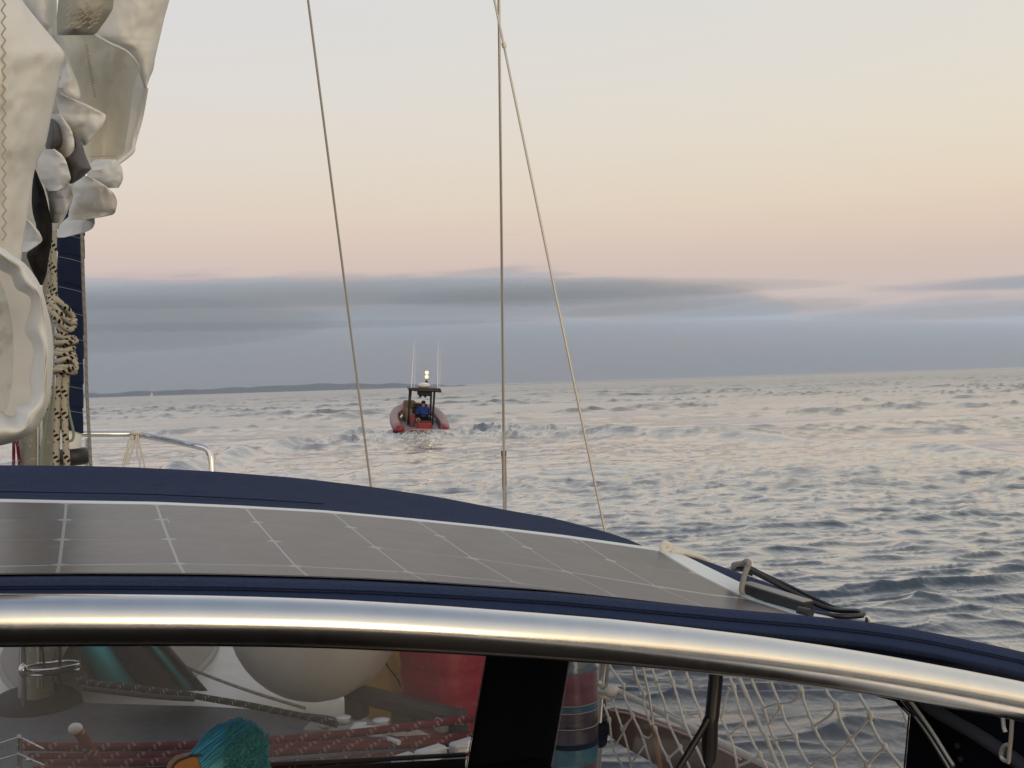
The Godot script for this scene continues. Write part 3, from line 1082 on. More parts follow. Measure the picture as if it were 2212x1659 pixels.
func yacht() -> void:
	var t := thing("sailing_yacht", "white sailing yacht underfoot with grey coachroof, seen through the sprayhood window", "sailing yacht", bt(0, -2.0, 2.0))
	for s in [-1.0, 1.0]:
		var rows := []
		for i in 31:
			var z := lerpf(-3.0, 7.1, i / 30.0)
			var b := beam(z)
			rows.append(PackedVector3Array([bt(b * s - 0.1, deck_y(z), z), bt(b * s * 0.99 - 0.1, deck_y(z) - 0.35, z), bt(b * s * 0.9 - 0.1, -2.0, z * 0.985), bt(b * s * 0.6 - 0.1, -2.5, z * 0.93)]))
		part("topside", Shape.new().grid(rows, 1), M.gelcoat, t)
	var dk := []
	for i in 31:
		var z := lerpf(1.2, 7.1, i / 30.0)
		var row := PackedVector3Array()
		for k in 9:
			var u := k / 4.0 - 1.0
			row.append(bt(beam(z) * u - 0.1, deck_y(z) + 0.03 * (1.0 - u * u), z))
		dk.append(row)
	part("side_deck", Shape.new().grid(dk, 0), M.gelcoat, t)
	# coachroof: crowned top and sloping sides
	var cr := []
	var sd := []
	for i in 21:
		var z := lerpf(2.3, 5.2, i / 20.0)
		var w := lerpf(0.84, 0.62, i / 20.0)
		var y := CY - 0.04 * pow(i / 20.0, 2.0)
		var row := PackedVector3Array()
		row.append(bt(-w - 0.24, deck_y(z), z))
		row.append(bt(-w - 0.16, y - 0.07, z))
		for k in 9:
			var u := k / 4.0 - 1.0
			row.append(bt(w * u - 0.1, y - 0.03 * pow(u, 4.0), z))
		row.append(bt(w - 0.04, y - 0.1, z))
		row.append(bt(w + 0.02, deck_y(z), z))
		cr.append(row)
	part("coachroof", Shape.new().grid(cr, 0), M.gelcoat, t)
	var fr: PackedVector3Array = cr[-1]
	sd.append(fr)
	var low := PackedVector3Array()
	for p in fr:
		var b := to_boat(p)
		low.append(bt(b.x * 0.95, deck_y(5.6) + 0.01, 5.6))
	sd.append(low)
	part("coachroof_front", Shape.new().grid(sd, 0), M.gelcoat, t)
	# grey non-slip area and the sliding hatch's garage, nearest the window
	var gp := []
	var far_line := [[-500, 1512], [0, 1516], [240, 1523], [450, 1529], [690, 1545], [745, 1556], [815, 1582], [900, 1606], [1010, 1640]]
	for i in 9:
		var u := i / 8.0
		var row := PackedVector3Array()
		for k in 31:
			var v := k / 30.0
			var x := lerpf(-500, 1010, v)
			var e := to_boat(aty(x, broken(far_line, x), CY))
			var n_ := bt(lerpf(-0.86, 0.62, v), 0, 0)
			var nb := to_boat(n_)
			row.append(bt(lerpf(nb.x, e.x, u), CY + 0.004, lerpf(2.32, e.z, u)))
		gp.append(row)
	part("grip_area", Shape.new().grid(gp, 0), M.deck_grip, t)
	# cockpit behind the sprayhood: sole, seats, bulkhead with the open companionway
	part("cockpit_sole", Shape.new().box(bt(-0.1, -1.75, -0.6), Vector3(0.5, 0.03, 1.75), Basis(RT, UB, -FW), 0.01), M.dark_teak, t)
	for s in [-1.0, 1.0]:
		part("cockpit_seat", Shape.new().box(bt(0.78 * s - 0.1, -1.42, -0.6), Vector3(0.36, 0.3, 1.75), Basis(RT, UB, -FW), 0.02), M.dark_teak, t)
		part("coaming", Shape.new().box(bt(1.2 * s - 0.1, -1.15, -0.7), Vector3(0.09, 0.14, 2.0), Basis(RT, UB, -FW), 0.04), M.gelcoat, t)
		part("bulkhead", Shape.new().box(bt(0.72 * s - 0.1, -1.25, 1.28), Vector3(0.42, 0.5, 0.03), Basis(RT, UB, -FW), 0.01), M.dark_wood, t)
	part("bridge_deck", Shape.new().box(bt(-0.1, -1.35, 1.2), Vector3(0.45, 0.2, 0.12), Basis(RT, UB, -FW), 0.03), M.dark_teak, t)
	part("cabin_interior", Shape.new().box(bt(-0.1, -1.45, 1.75), Vector3(0.9, 0.65, 0.4), Basis(RT, UB, -FW)), M.inner_canvas, t)

# ---------------------------------------------------------------- the sprayhood
const MIDX := -0.34
const CY := -0.98   # the coachroof, below the eye
var stations := []   # [z, half profile as boat (x, y)]

func profile(z: float, px: Array) -> Array:
	var out := []
	for p in px:
		var b := to_boat(at(p[0], p[1], z))
		out.append(Vector2(b.x, b.y))
	var f: Vector2 = out[0]
	out.push_front(Vector2(MIDX, f.y + 0.055 * (f.x - MIDX)))
	return [z, out]

func lift(a: Array, dy: float, z: float) -> Array:
	var l := []
	for p in a:
		l.append([p[0], p[1] + dy])
	return profile(z, l)

func along(l: Array, s: float) -> Vector2:
	var total := 0.0
	for i in l.size() - 1:
		total += l[i].distance_to(l[i + 1])
	var want := s * total
	for i in l.size() - 1:
		var d: float = l[i].distance_to(l[i + 1])
		if want <= d or i == l.size() - 2:
			return l[i].lerp(l[i + 1], clampf(want / maxf(d, 1e-6), 0, 1))
		want -= d
	return l[-1]

func smooth_line(l: Array, n: int) -> Array:
	# an even, slightly rounded copy of a half profile
	var out := []
	for i in n:
		out.append(along(l, float(i) / (n - 1)))
	for pass_ in 1:
		var c := out.duplicate()
		for i in range(1, n - 1):
			out[i] = c[i - 1] * 0.25 + c[i] * 0.5 + c[i + 1] * 0.25
	return out

# height of the roof at a boat x on a station
func roof_y(k: int, x: float) -> float:
	var l: Array = stations[k][1]
	if x < MIDX:
		x = 2.0 * MIDX - x
	for i in l.size() - 1:
		if x <= l[i + 1].x:
			return lerpf(l[i].y, l[i + 1].y, clampf((x - l[i].x) / maxf(l[i + 1].x - l[i].x, 1e-6), 0, 1))
	return l[-1].y

func roof_row(st: Array, n: int) -> PackedVector3Array:
	var h := smooth_line(st[1], n)
	var row := PackedVector3Array()
	for i in range(n - 1, 0, -1):
		row.append(bt(2.0 * MIDX - h[i].x, h[i].y, st[0]))
	for i in n:
		row.append(bt(h[i].x, h[i].y, st[0]))
	return row

func sprayhood() -> void:
	var s1 := [[0, 1005], [170, 1006], [300, 1010], [460, 1018], [640, 1032], [800, 1051], [950, 1074], [1090, 1101], [1200, 1120], [1250, 1133], [1310, 1149], [1370, 1169], [1410, 1190], [1440, 1225], [1452, 1290]]
	var far_edge := [[0, 1084], [144, 1087], [335, 1090], [520, 1098], [702, 1108], [879, 1124], [1051, 1141], [1222, 1161], [1379, 1183], [1430, 1190], [1483, 1202], [1535, 1214], [1575, 1230], [1605, 1265], [1615, 1340]]
	var r1 := [[0, 1128], [151, 1128], [359, 1127], [562, 1132.6], [762, 1143.5], [954, 1162], [1137, 1186.5], [1312, 1214], [1420, 1231], [1508, 1243], [1570, 1247], [1620, 1248], [1665, 1258], [1710, 1285], [1735, 1330], [1745, 1390]]
	var r2 := [[0, 1172], [135, 1171], [366, 1169.5], [593, 1173.7], [811, 1186.7], [1021.5, 1211], [1225, 1240], [1425, 1273], [1540, 1291], [1640, 1301], [1720, 1304], [1790, 1318], [1835, 1345], [1860, 1390], [1868, 1440]]
	var r3 := [[0, 1229], [114, 1226.7], [380, 1223], [632, 1228], [879, 1241], [1100, 1262], [1300, 1290], [1500, 1320], [1660, 1340], [1780, 1346], [1869, 1352], [1950, 1380], [2000, 1430], [2010, 1500]]
	var crest := [[0, 1247], [200, 1246], [500, 1249], [800, 1257], [1000, 1268], [1200, 1280], [1400, 1299], [1600, 1318], [1750, 1330], [1869, 1343], [2000, 1363], [2212, 1408], [2320, 1440], [2420, 1500], [2440, 1600]]
	var s1b := profile(2.2, s1)
	stations = [lift(s1, 40.0, 2.235), lift(s1, 12.0, 2.228), s1b, profile(1.74, far_edge), profile(1.6, r1), profile(1.45, r2), profile(1.29, r3)]
	# behind the panel the canvas climbs gently to the aft bow and turns under
	var b: Array = stations[6][1]
	var up := lift(crest, 5.0, 1.186)
	var ext := []
	stations.append(up)
	for p in b:
		ext.append(Vector2(p.x, lerpf(p.y, roof_y(7, p.x), 0.5)))
	stations.insert(7, [1.238, ext])
	stations.append(lift(crest, 0.0, 1.168))
	stations.append(lift(crest, 6.0, 1.148))
	stations.append(lift(crest, 18.0, 1.132))
	stations.append(lift(crest, 23.0, 1.134))
	stations.append(lift(crest, 27.0, 1.126))
	stations.append(lift(crest, 44.0, 1.114))
	stations.append(lift(crest, 56.0, 1.118))
	stations.append(lift(crest, 62.0, 1.135))
	var t := thing("sprayhood", "navy canvas sprayhood with clear windows over the companionway", "sprayhood", bt(MIDX, -0.75, 1.7))
	var rows := []
	var wr := noise(101, 1.6, 3)
	var N := 64
	for k in stations.size():
		rows.append(roof_row(stations[k], N))
	# fill in between the stations, with faint slack in the cloth
	var fine := []
	for k in rows.size() - 1:
		var m := 8 if k in [2, 3, 4, 5] else 3
		for q in m:
			var f := float(q) / m
			var row := PackedVector3Array()
			for j in rows[k].size():
				var p: Vector3 = (rows[k][j] as Vector3).lerp(rows[k + 1][j], f)
				if k == 2:
					p += UB * (0.004 * wr.get_noise_3d(p.x * 1.4, p.y, p.z * 1.4) * 4.0 * f * (1.0 - f) * 2.0 - 0.006 * 4.0 * f * (1.0 - f))
				row.append(p)
			fine.append(row)
	fine.append(rows[-1])
	part("canvas_roof", Shape.new().grid(fine, 0), M.navy_canvas, t)
	# flap of the hem, darker, that hangs over the aft bow behind the grab rail
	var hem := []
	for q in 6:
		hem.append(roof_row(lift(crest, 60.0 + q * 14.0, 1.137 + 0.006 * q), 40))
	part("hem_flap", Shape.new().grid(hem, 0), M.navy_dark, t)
	# seam along the aft bow
	var seam := PackedVector3Array()
	for p in roof_row(lift(crest, 24.0, 1.1265), 60):
		seam.append(p)
	part("hem_seam", Shape.new().tube(seam, 0.0012, 6), M.navy_dark, t)
	var front_seam := PackedVector3Array()
	var fs := lift(s1, 64.0, 1.86)
	fs[1] = []
	for i in 40:
		var x := lerpf(MIDX, 0.34, i / 39.0)
		fs[1].append(Vector2(x, lerpf(roof_y(2, x), roof_y(3, x), 0.80) - 0.001))
	for p in roof_row(fs, 40):
		front_seam.append(p)
	part("front_seam", Shape.new().tube(front_seam, 0.001, 6), M.navy_dark, t)
	# front: canvas below the roof's edge, then the window down to the coachroof
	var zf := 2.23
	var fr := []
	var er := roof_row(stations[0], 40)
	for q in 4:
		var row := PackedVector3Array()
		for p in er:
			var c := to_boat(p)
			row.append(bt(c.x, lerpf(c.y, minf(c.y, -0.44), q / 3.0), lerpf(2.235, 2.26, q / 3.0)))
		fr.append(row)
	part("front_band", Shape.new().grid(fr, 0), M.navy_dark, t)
	var pane := []
	for q in [[1360, -300, 1075], [1500, -300, 1042], [1655, -300, 1005]]:
		var row := PackedVector3Array()
		for i in 13:
			var x := lerpf(q[1], q[2], i / 12.0)
			var y: float = q[0]
			if q[0] == 1655:
				y = 1668.0 - 38.0 * pow(clampf((x - 100.0) / 905.0, 0, 1), 1.3)
			row.append(at(x, y, 2.26 + (q[0] - 1360) * 0.0002))
		pane.append(row)
	part("front_window", Shape.new().grid(pane, 0), M.front_pane, t)
	var wh := PackedVector3Array()
	for p in pane[2]:
		wh.append(p)
	part("window_hem", Shape.new().tube(curve(Array(wh), 30), 0.008, 8, true, 0.6), M.charcoal_cloth, t)
	var below := []
	for q in 3:
		var row := PackedVector3Array()
		for p in wh:
			row.append(p - UB * (0.008 + 0.06 * q))
		below.append(row)
	part("window_foot", Shape.new().grid(below, 0), M.charcoal_cloth, t)
	# the dark corner strap between front and side window: a folded band, three creases deep
	var strap := []
	var creases := [0.0, 0.012, 0.002, 0.01, 0.0, 0.011, 0.003, 0.009, 0.0]
	for q in 12:
		var y := lerpf(1330, 1900, q / 11.0)
		var xl := 1050.0 - (y - 1422.0) * 0.172
		var xr := 1230.0 - (y - 1422.0) * 0.172
		var row := PackedVector3Array()
		row.append(at(xl, y, 2.21))
		for c in 9:
			row.append(at(lerpf(xl, xr, c / 8.0), y, 2.17 - creases[c]))
		row.append(at(xr, y, 2.21))
		strap.append(row)
	part("corner_strap", Shape.new().grid(strap, 0), M.inner_canvas, t)
	for e in [[1048.0, 0.0], [1232.0, 0.0]]:
		var ln := PackedVector3Array()
		for q in 6:
			var y := lerpf(1340, 1800, q / 5.0)
			ln.append(at(e[0] - (y - 1422.0) * 0.172, y, 2.205))
		part("strap_edge", Shape.new().tube(ln, 0.0012, 6), M.grey_shell, t)
	# side: a plane from the corner strap aft to the end of the window
	var p1 := at(1230, 1422, 2.18)
	var p2 := atx(1970, 1545, 0.95)
	var p3 := at(1188, 1659, 2.18)
	var sp := Plane(p1, p2, p3)
	var on := func(px: float, py: float, off: float) -> Vector3:
		var d := ray(px, py)
		return EYE + d * ((sp.d - sp.normal.dot(EYE)) / sp.normal.dot(d)) + sp.normal * off
	var side_in := 1.0 if sp.normal.dot(EYE - p1) > 0.0 else -1.0
	var sw := Shape.new()
	var poly := [[1228, 1400], [1500, 1437], [1760, 1478], [1900, 1502], [1940, 1513], [1972, 1545], [1958, 1700], [1940, 1900], [1145, 1900], [1190, 1659]]
	var mid: Vector3 = on.call(1560, 1620, 0.0)
	for i in poly.size():
		var q: Array = poly[i]
		var r: Array = poly[(i + 1) % poly.size()]
		sw.tri(mid, on.call(q[0], q[1], 0.0), on.call(r[0], r[1], 0.0), mid - sp.normal * side_in)
	part("side_window", sw, M.side_pane, t)
	# dark canvas round it: above the window and aft of it, with a rim that stands proud of the pane
	var sc := Shape.new()
	var top := [[1215, 1330], [1500, 1372], [1760, 1420], [1900, 1446], [1990, 1465], [2120, 1490], [2300, 1530]]
	var rim := [[1228, 1400], [1500, 1437], [1760, 1478], [1900, 1502], [1940, 1513], [1972, 1545], [1958, 1700], [1940, 1900]]
	var out_ := [[1215, 1375], [1500, 1410], [1760, 1450], [1900, 1475], [2000, 1495], [2300, 1560], [2500, 1750], [2500, 1950]]
	for i in rim.size() - 1:
		sc.quad(on.call(rim[i][0], rim[i][1], 0.004 * side_in), on.call(rim[i + 1][0], rim[i + 1][1], 0.004 * side_in), on.call(out_[i + 1][0], out_[i + 1][1], 0.004 * side_in), on.call(out_[i][0], out_[i][1], 0.004 * side_in), mid - sp.normal * side_in)
		sc.quad(on.call(rim[i][0], rim[i][1], 0.004 * side_in), on.call(rim[i + 1][0], rim[i + 1][1], 0.004 * side_in), on.call(rim[i + 1][0], rim[i + 1][1], -0.003 * side_in), on.call(rim[i][0], rim[i][1], -0.003 * side_in), mid)
	part("side_canvas", sc, M.inner_canvas, t)
	var edge := PackedVector3Array()
	for r in [[1900, 1503], [1941, 1514.5], [1970.5, 1546], [1963, 1630], [1956, 1705], [1940, 1850]]:
		edge.append(on.call(r[0], r[1], 0.005 * side_in))
	part("window_edge", Shape.new().tube(edge, 0.0012, 6), M.charcoal_cloth, t)
	# port side, out of the picture: plain canvas
	var ps := []
	for q in 3:
		var row := PackedVector3Array()
		for k in stations.size() - 6:
			var e: Vector2 = stations[k + 2][1][-1]
			row.append(bt(2.0 * MIDX - e.x, lerpf(e.y, -1.0, q / 2.0), stations[k + 2][0]))
		ps.append(row)
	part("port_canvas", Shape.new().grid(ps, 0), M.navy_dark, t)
	# fold of canvas inside on the right with its strap slot and snap fasteners
	var fold := PackedVector3Array()
	for r in [[1990, 1500], [2060, 1545], [2140, 1590], [2230, 1650], [2300, 1700]]:
		fold.append(on.call(r[0], r[1], 0.02 * side_in))
	part("inside_fold", Shape.new().tube(curve(Array(fold), 16), 0.012, 8, true, 0.5), M.charcoal_cloth, t)
	for r in [[2080, 1612], [2086, 1641]]:
		var c: Vector3 = on.call(r[0], r[1], 0.008 * side_in)
		part("snap_fastener", Shape.new().ball(c, Vector3.ONE * 0.004, Basis(), 6, 10), M.charcoal_cloth, t)
	# the grab rail
	var g := thing("grab_rail", "thick polished stainless steel grab rail along the sprayhood's aft edge", "handrail", bt(0.2, -0.27, 0.95))
	var line := [[-60, 1341], [0, 1340], [208, 1339.5], [416, 1340.5], [600, 1344], [728, 1348], [940, 1359], [1150, 1373], [1309, 1385], [1460, 1400], [1617, 1418], [1780, 1440], [1925, 1463], [2070, 1489], [2212, 1516], [2330, 1545]]
	var half := []
	for p in line:
		var c := to_boat(at(p[0], p[1], 0.95))
		half.append(Vector2(c.x, c.y))
	half.push_front(Vector2(MIDX, half[0].y + 0.02))
	var e: Vector2 = half[-1]
	half.append(e + Vector2(0.07, -0.05))
	half.append(e + Vector2(0.11, -0.14))
	half.append(e + Vector2(0.13, -0.4))
	half.append(e + Vector2(0.14, -0.72))
	var sm := smooth_line(half, 120)
	var path := PackedVector3Array()
	for i in range(119, 0, -1):
		path.append(bt(2.0 * MIDX - sm[i].x, sm[i].y, 0.95))
	for i in 120:
		path.append(bt(sm[i].x, sm[i].y, 0.95))
	part("rail_tube", Shape.new().tube(path, 0.0193, 40), M.steel, g)
	for q in [path[0], path[-1]]:
		part("foot_flange", Shape.new().lathe(PackedVector2Array([Vector2(0, 0), Vector2(0.045, 0), Vector2(0.045, 0.008), Vector2(0.022, 0.012), Vector2(0, 0.012)]), Transform3D(Basis(RT, UB, -FW), q - UB * 0.005), 20), M.steel, g)

# ---------------------------------------------------------------- the solar panel on the roof
const COLS := [-0.51, -0.392, -0.273, -0.154, -0.034, 0.082, 0.203, 0.327, 0.452, 0.580, 0.7095, 0.846]
const ROWZ := [1.722, 1.60, 1.45, 1.29, 1.216]

func on_roof(x: float, z: float, up: float) -> Vector3:
	var k := 3
	while k < 8 and stations[k + 1][0] > z:
		k += 1
	var f: float = clampf((z - stations[k][0]) / (stations[k + 1][0] - stations[k][0]), 0, 1)
	return bt(x, lerpf(roof_y(k, x), roof_y(k + 1, x), f) + up, z)

func solar_panel() -> void:
	var t := thing("solar_panel", "flexible solar panel with white border lying on the navy sprayhood", "solar panel", on_roof(0.2, 1.5, 0.0))
	# white backing sheet with its border
	var sheet := []
	for i in 34:
		var z := lerpf(1.757, 1.214, i / 33.0)
		var row := PackedVector3Array()
		for j in 80:
			var x := lerpf(-0.56, 0.898 + 0.01 * (1.757 - z), j / 79.0)
			row.append(on_roof(x, z, 0.002))
		sheet.append(row)
	part("backing_sheet", Shape.new().grid(sheet, 0), M.panel_white, t)
	# the laminate between the cells
	var lam := []
	for i in 34:
		var z := lerpf(1.725, 1.215, i / 33.0)
		var row := PackedVector3Array()
		for j in 80:
			row.append(on_roof(lerpf(-0.516, 0.850, j / 79.0), z, 0.00282))
		lam.append(row)
	part("laminate", Shape.new().grid(lam, 0), M.panel_gap, t)
	rng.seed = 12
	for r in ROWZ.size() - 1:
		for c in COLS.size() - 1:
			var x0: float = COLS[c] + 0.0017
			var x1: float = COLS[c + 1] - 0.0017
			var z0: float = ROWZ[r] - 0.0009
			var z1: float = ROWZ[r + 1] + 0.0009
			var cut := 0.0085
			var s := Shape.new()
			var rows := []
			for i in 8:
				var v: float = [0.0, cut, cut * 2.0, 0.33, 0.66, 1.0 - cut * 2.0, 1.0 - cut, 1.0][i]
				if i in [0, 1, 2, 5, 6, 7]:
					v = [0.0, 0.5 * cut / (z0 - z1), cut / (z0 - z1), 0, 0, 1.0 - cut / (z0 - z1), 1.0 - 0.5 * cut / (z0 - z1), 1.0][i]
				var ins: float = [cut, cut * 0.5, 0.0, 0.0, 0.0, 0.0, cut * 0.5, cut][i]
				if r == 3 and i > 4:
					ins = 0.0
				var row := PackedVector3Array()
				for j in 7:
					row.append(on_roof(lerpf(x0 + ins, x1 - ins, j / 6.0), lerpf(z0, z1, v), 0.0029))
				rows.append(row)
			s.grid(rows, 0)
			part("solar_cell", s, M["cell_%d" % (rng.randi() % 3)], t)

# ---------------------------------------------------------------- mast, stays, running rigging, pulpit
func wire_run(called: String, label: String, a: Vector3, b: Vector3, r: float, group: String) -> Node3D:
	var t := thing(called, label, "wire stay", b, group)
	part("wire", Shape.new().tube(PackedVector3Array([a, a.lerp(b, 0.25), a.lerp(b, 0.5), a.lerp(b, 0.75), b]), r, 12), M.wire, t)
	return t

func sleeve(called: String, a: Vector3, b: Vector3, r: float, m: Material, t: Node3D) -> void:
	var p := PackedVector3Array()
	var rr := PackedFloat32Array()
	for k in [[0.0, 0.55], [0.03, 0.95], [0.1, 1.0], [0.5, 0.92], [0.9, 1.0], [0.97, 0.95], [1.0, 0.55]]:
		p.append(a.lerp(b, k[0]))
		rr.append(r * k[1])
	part(called, Shape.new().tube(p, rr, 14), m, t)

func rigging() -> void:
	# mast, with its base on the coachroof
	var mb := aty(78, 1522, CY)
	var mz := to_boat(mb).z
	var top := at(83, -900, mz)
	var t := thing("mast", "weathered pale alloy mast standing on the coachroof behind the ropes", "mast", mb)
	part("mast_tube", Shape.new().tube(PackedVector3Array([mb, mb.lerp(top, 0.2), mb.lerp(top, 0.5), top]), 0.047, 24, true, 1.35, FW), M.mast_alloy, t)
	part("mast_track", Shape.new().tube(PackedVector3Array([mb.lerp(top, 0.02) - FW * 0.066 + RT * 0.01, top - FW * 0.066 + RT * 0.01]), 0.008, 8), M.steel, t)
	part("mast_step", Shape.new().lathe(PackedVector2Array([Vector2(0, -0.01), Vector2(0.125, -0.01), Vector2(0.12, 0.012), Vector2(0.1, 0.03), Vector2(0, 0.03)]), Transform3D(Basis(RT, UB, -FW) * Basis.from_scale(Vector3(1, 1, 1.1)), mb), 28), M.charcoal_cloth, t)
	# steel hoops round the foot of the mast, their post, and blocks
	var h := thing("mast_collar", "two stainless hoops round the mast foot with an upright post", "deck fitting", aty(50, 1530, CY))
	for y in [1438.0, 1449.0]:
		var c := at(112, y, mz - 0.11)
		part("hoop", Shape.new().tube(ring(c, RT * 1.0, FW * 0.55, 0.071, 36), 0.0042, 8, false), M.steel, h)
	part("cheek_block", Shape.new().lathe(PackedVector2Array([Vector2(0, 0), Vector2(0.05, 0), Vector2(0.055, 0.005), Vector2(0.05, 0.012), Vector2(0, 0.012)]), Transform3D(Basis(RT, UB, -FW), at(120, 1449, mz - 0.11)), 24), M.black_plastic, h)
	part("post", Shape.new().tube(PackedVector3Array([aty(52, 1546, CY), at(50, 1390, mz - 0.14), at(50, 1330, mz - 0.14)]), 0.007, 10), M.steel, h)
	part("post_knob", Shape.new().ball(at(50, 1448, mz - 0.14), Vector3(0.013, 0.018, 0.013), Basis(), 8, 12), M.steel, h)
	for e in [[130.0, 1380.0, 128.0, 1540.0, 0.009], [88.0, 1370.0, 96.0, 1442.0, 0.006]]:
		part("webbing", Shape.new().tube(PackedVector3Array([at(e[0], e[1], mz - 0.1), at(e[2], e[3], mz - 0.1)]), e[4], 8, true, 0.35), M.charcoal_cloth, h)
	# the three stays against the sky
	var g := "thin steel stays against the sky"
	var w1 := wire_run("stay", "thin steel stay leaning left, leftmost of the three in the sky", at(588, -600, 3.3), at(852, 1445, 4.2), 0.0038, g)
	sleeve("swage", at(852, 1445, 4.2), at(840, 1352, 4.18), 0.008, M.rusty_steel, w1)
	var a2 := at(1071, -600, 3.1)
	var b2 := at(1094, 1480, 3.4)
	var w2 := wire_run("stay", "upright steel stay with a rusty turnbuckle, middle of the three", a2, b2, 0.0040, g)
	sleeve("turnbuckle", at(1088.3, 979, 3.33), at(1089.6, 1052, 3.34), 0.0072, M.rusty_steel, w2)
	sleeve("turnbuckle_shank", at(1089.8, 1053, 3.34), at(1092, 1240, 3.36), 0.0056, M.rusty_steel, w2)
	sleeve("lock_nut", at(1089.5, 1050, 3.34), at(1089.9, 1060, 3.34), 0.0085, M.steel, w2)
	sleeve("lock_ring", at(1088.1, 974, 3.33), at(1088.4, 985, 3.33), 0.0082, M.dark_wood, w2)
	part("flag_line", Shape.new().tube(PackedVector3Array([at(1067, -600, 3.05), at(1076, 0, 3.12), at(1083.5, 500, 3.22), at(1087.6, 930, 3.31)]), 0.0019, 8), M.grey_cord, w2)
	var a3 := at(943, -600, 3.0)
	var b3 := at(1376, 1480, 2.75)
	var w3 := wire_run("stay", "slanting steel stay that crosses the upright one near the top", a3, b3, 0.0031, g)
	sleeve("clip", at(1087, 92, 2.9), at(1090, 103, 2.9), 0.006, M.wire, w3)
	# furled headsail with its navy strip, drum at the bottom
	var j := thing("furled_headsail", "navy blue furled headsail rolled round the forestay", "furled sail", at(160, 985, 5.6))
	rng.seed = 5
	var ys := [250.0, 300.0, 352.0, 404.0, 452.0, 498.0, 548.0, 612.0, 662.0, 716.0, 766.0, 820.0, 872.0, 926.0]
	for i in ys.size() - 1:
		var y0: float = ys[i]
		var y1: float = ys[i + 1]
		var rows := []
		var s := Shape.new()
		for k in 9:
			var f := k / 8.0
			var y := lerpf(y0, y1 + 3.0, f)
			var c := at(153.5 - (y - 500.0) * 0.008, y, 5.6)
			var r := 0.0525 + 0.0045 * f + 0.0015 * sin(f * PI)
			var row := PackedVector3Array()
			for q in 29:
				var a := TAU * q / 28.0
				# each wrap slants downwards to the right and stands a little proud of the next
				var sl := -0.014 * cos(a)
				row.append(c + RT * cos(a) * r + FW * sin(a) * r + UB * (sl + 0.003 * sin(a * 3.0 + i)))
			rows.append(row)
		s.grid(rows, 1, Vector3.ZERO, true)
		var w := part("wrap", s, M.navy_dark, j)
		var st := PackedVector3Array()
		for q in 29:
			var a := TAU * q / 28.0
			var c := at(153.5 - (y0 + 14.0 - 500.0) * 0.008, y0 + 14.0, 5.6)
			st.append(c + RT * cos(a) * 0.0555 + FW * sin(a) * 0.0555 + UB * (-0.014 * cos(a)))
		part("stitching", Shape.new().tube(st, 0.0013, 5, false), M.pale_stitch, w)
	part("tack", Shape.new().tube(curve([at(154, 918, 5.6), at(152, 945, 5.6), at(149, 978, 5.6)], 8), 0.047, 20), M.sailcloth, j, "bare white tack of the rolled sail")
	part("furling_drum", Shape.new().lathe(PackedVector2Array([Vector2(0, 0), Vector2(0.06, 0), Vector2(0.075, 0.015), Vector2(0.075, 0.05), Vector2(0.06, 0.07), Vector2(0, 0.075)]), Transform3D(Basis(RT, UB, -FW), at(158, 1003, 5.6)), 24), M.black_plastic, j)
	part("stay_foot", Shape.new().tube(PackedVector3Array([at(158, 1003, 5.6), at(160, 1200, 5.62)]), 0.012, 8), M.steel, j)
	var sl := PackedVector3Array(curve([at(176, 480, 5.35), at(181, 640, 5.35), at(184, 700, 5.35), at(187, 830, 5.35), at(192, 930, 5.3), at(197, 1020, 5.25), at(204, 1150, 5.2)], 40))
	tag(part("furling_line", Shape.new().tube(sl, 0.0068, 10), M.thin_line), "thin grey flecked line beside the navy headsail", "rope")
	# pulpit
	var p := thing("pulpit", "stainless steel pulpit rail round the bow", "pulpit rail", at(320, 1100, 5.7))
	var lp := curve([at(60, 934, 5.9), at(175, 937, 5.9), at(240, 937.5, 5.9), at(292, 938, 5.9), at(330, 944, 5.86), at(390, 956, 5.78), at(425, 963, 5.72), at(444, 969, 5.7), at(453, 980, 5.69), at(457, 1000, 5.68), at(459, 1060, 5.66), at(461, 1160, 5.65)], 70)
	part("top_rail", Shape.new().tube(lp, 0.0148, 14), M.steel, p)
	part("rail_end", Shape.new().tube(PackedVector3Array([at(60, 934, 5.9), at(-40, 934, 5.6), at(-160, 950, 5.2)]), 0.0145, 12), M.steel, p)
	for q in [[292, 938, 312, 1160], [190, 938, 186, 1160]]:
		part("upright", Shape.new().tube(PackedVector3Array([at(q[0], q[1] + 8, 5.92), at(q[2], q[3], 5.95)]), 0.0125, 10), M.steel, p) if q[0] < 200 else null
	# a length of white cord lashed to the rail with its ends hanging
	var l := thing("rail_lashing", "knotted white cord lashed to the pulpit rail, ends hanging down", "lashing", at(292, 940, 5.88))
	part("wrap", Shape.new().tube(helix(at(284, 939, 5.89), at(303, 940, 5.89), 0.019, 4.0, 60), 0.0055, 8), M.white_cord, l)
	part("knot", Shape.new().ball(at(293, 935, 5.86), Vector3(0.026, 0.013, 0.02), Basis(), 8, 12), M.white_cord, l)
	for q in [[[286, 940], [277, 955], [276, 968], [270, 985], [267, 1000], [268, 1012]], [[287, 942], [284, 960], [276, 975], [274, 990], [270, 1004]], [[296, 940], [290, 960], [283, 980], [276, 1004]], [[294, 945], [297, 965], [296, 980], [301, 994], [303, 1010]], [[298, 942], [301, 958], [306, 980], [311, 1000], [313, 1012]]]:
		var pts := []
		for e in q:
			pts.append(at(e[0], e[1], 5.84))
		part("cord_end", Shape.new().tube(curve(pts, 18), 0.0045, 7), M.white_cord, l)
	# halyards made up on the mast: two falls, a made-up knot and a coil
	var hz := mz - 0.2
	var f1 := thing("halyard", "cream flecked halyard running down from the sail to its knot", "rope", at(117, 640, hz))
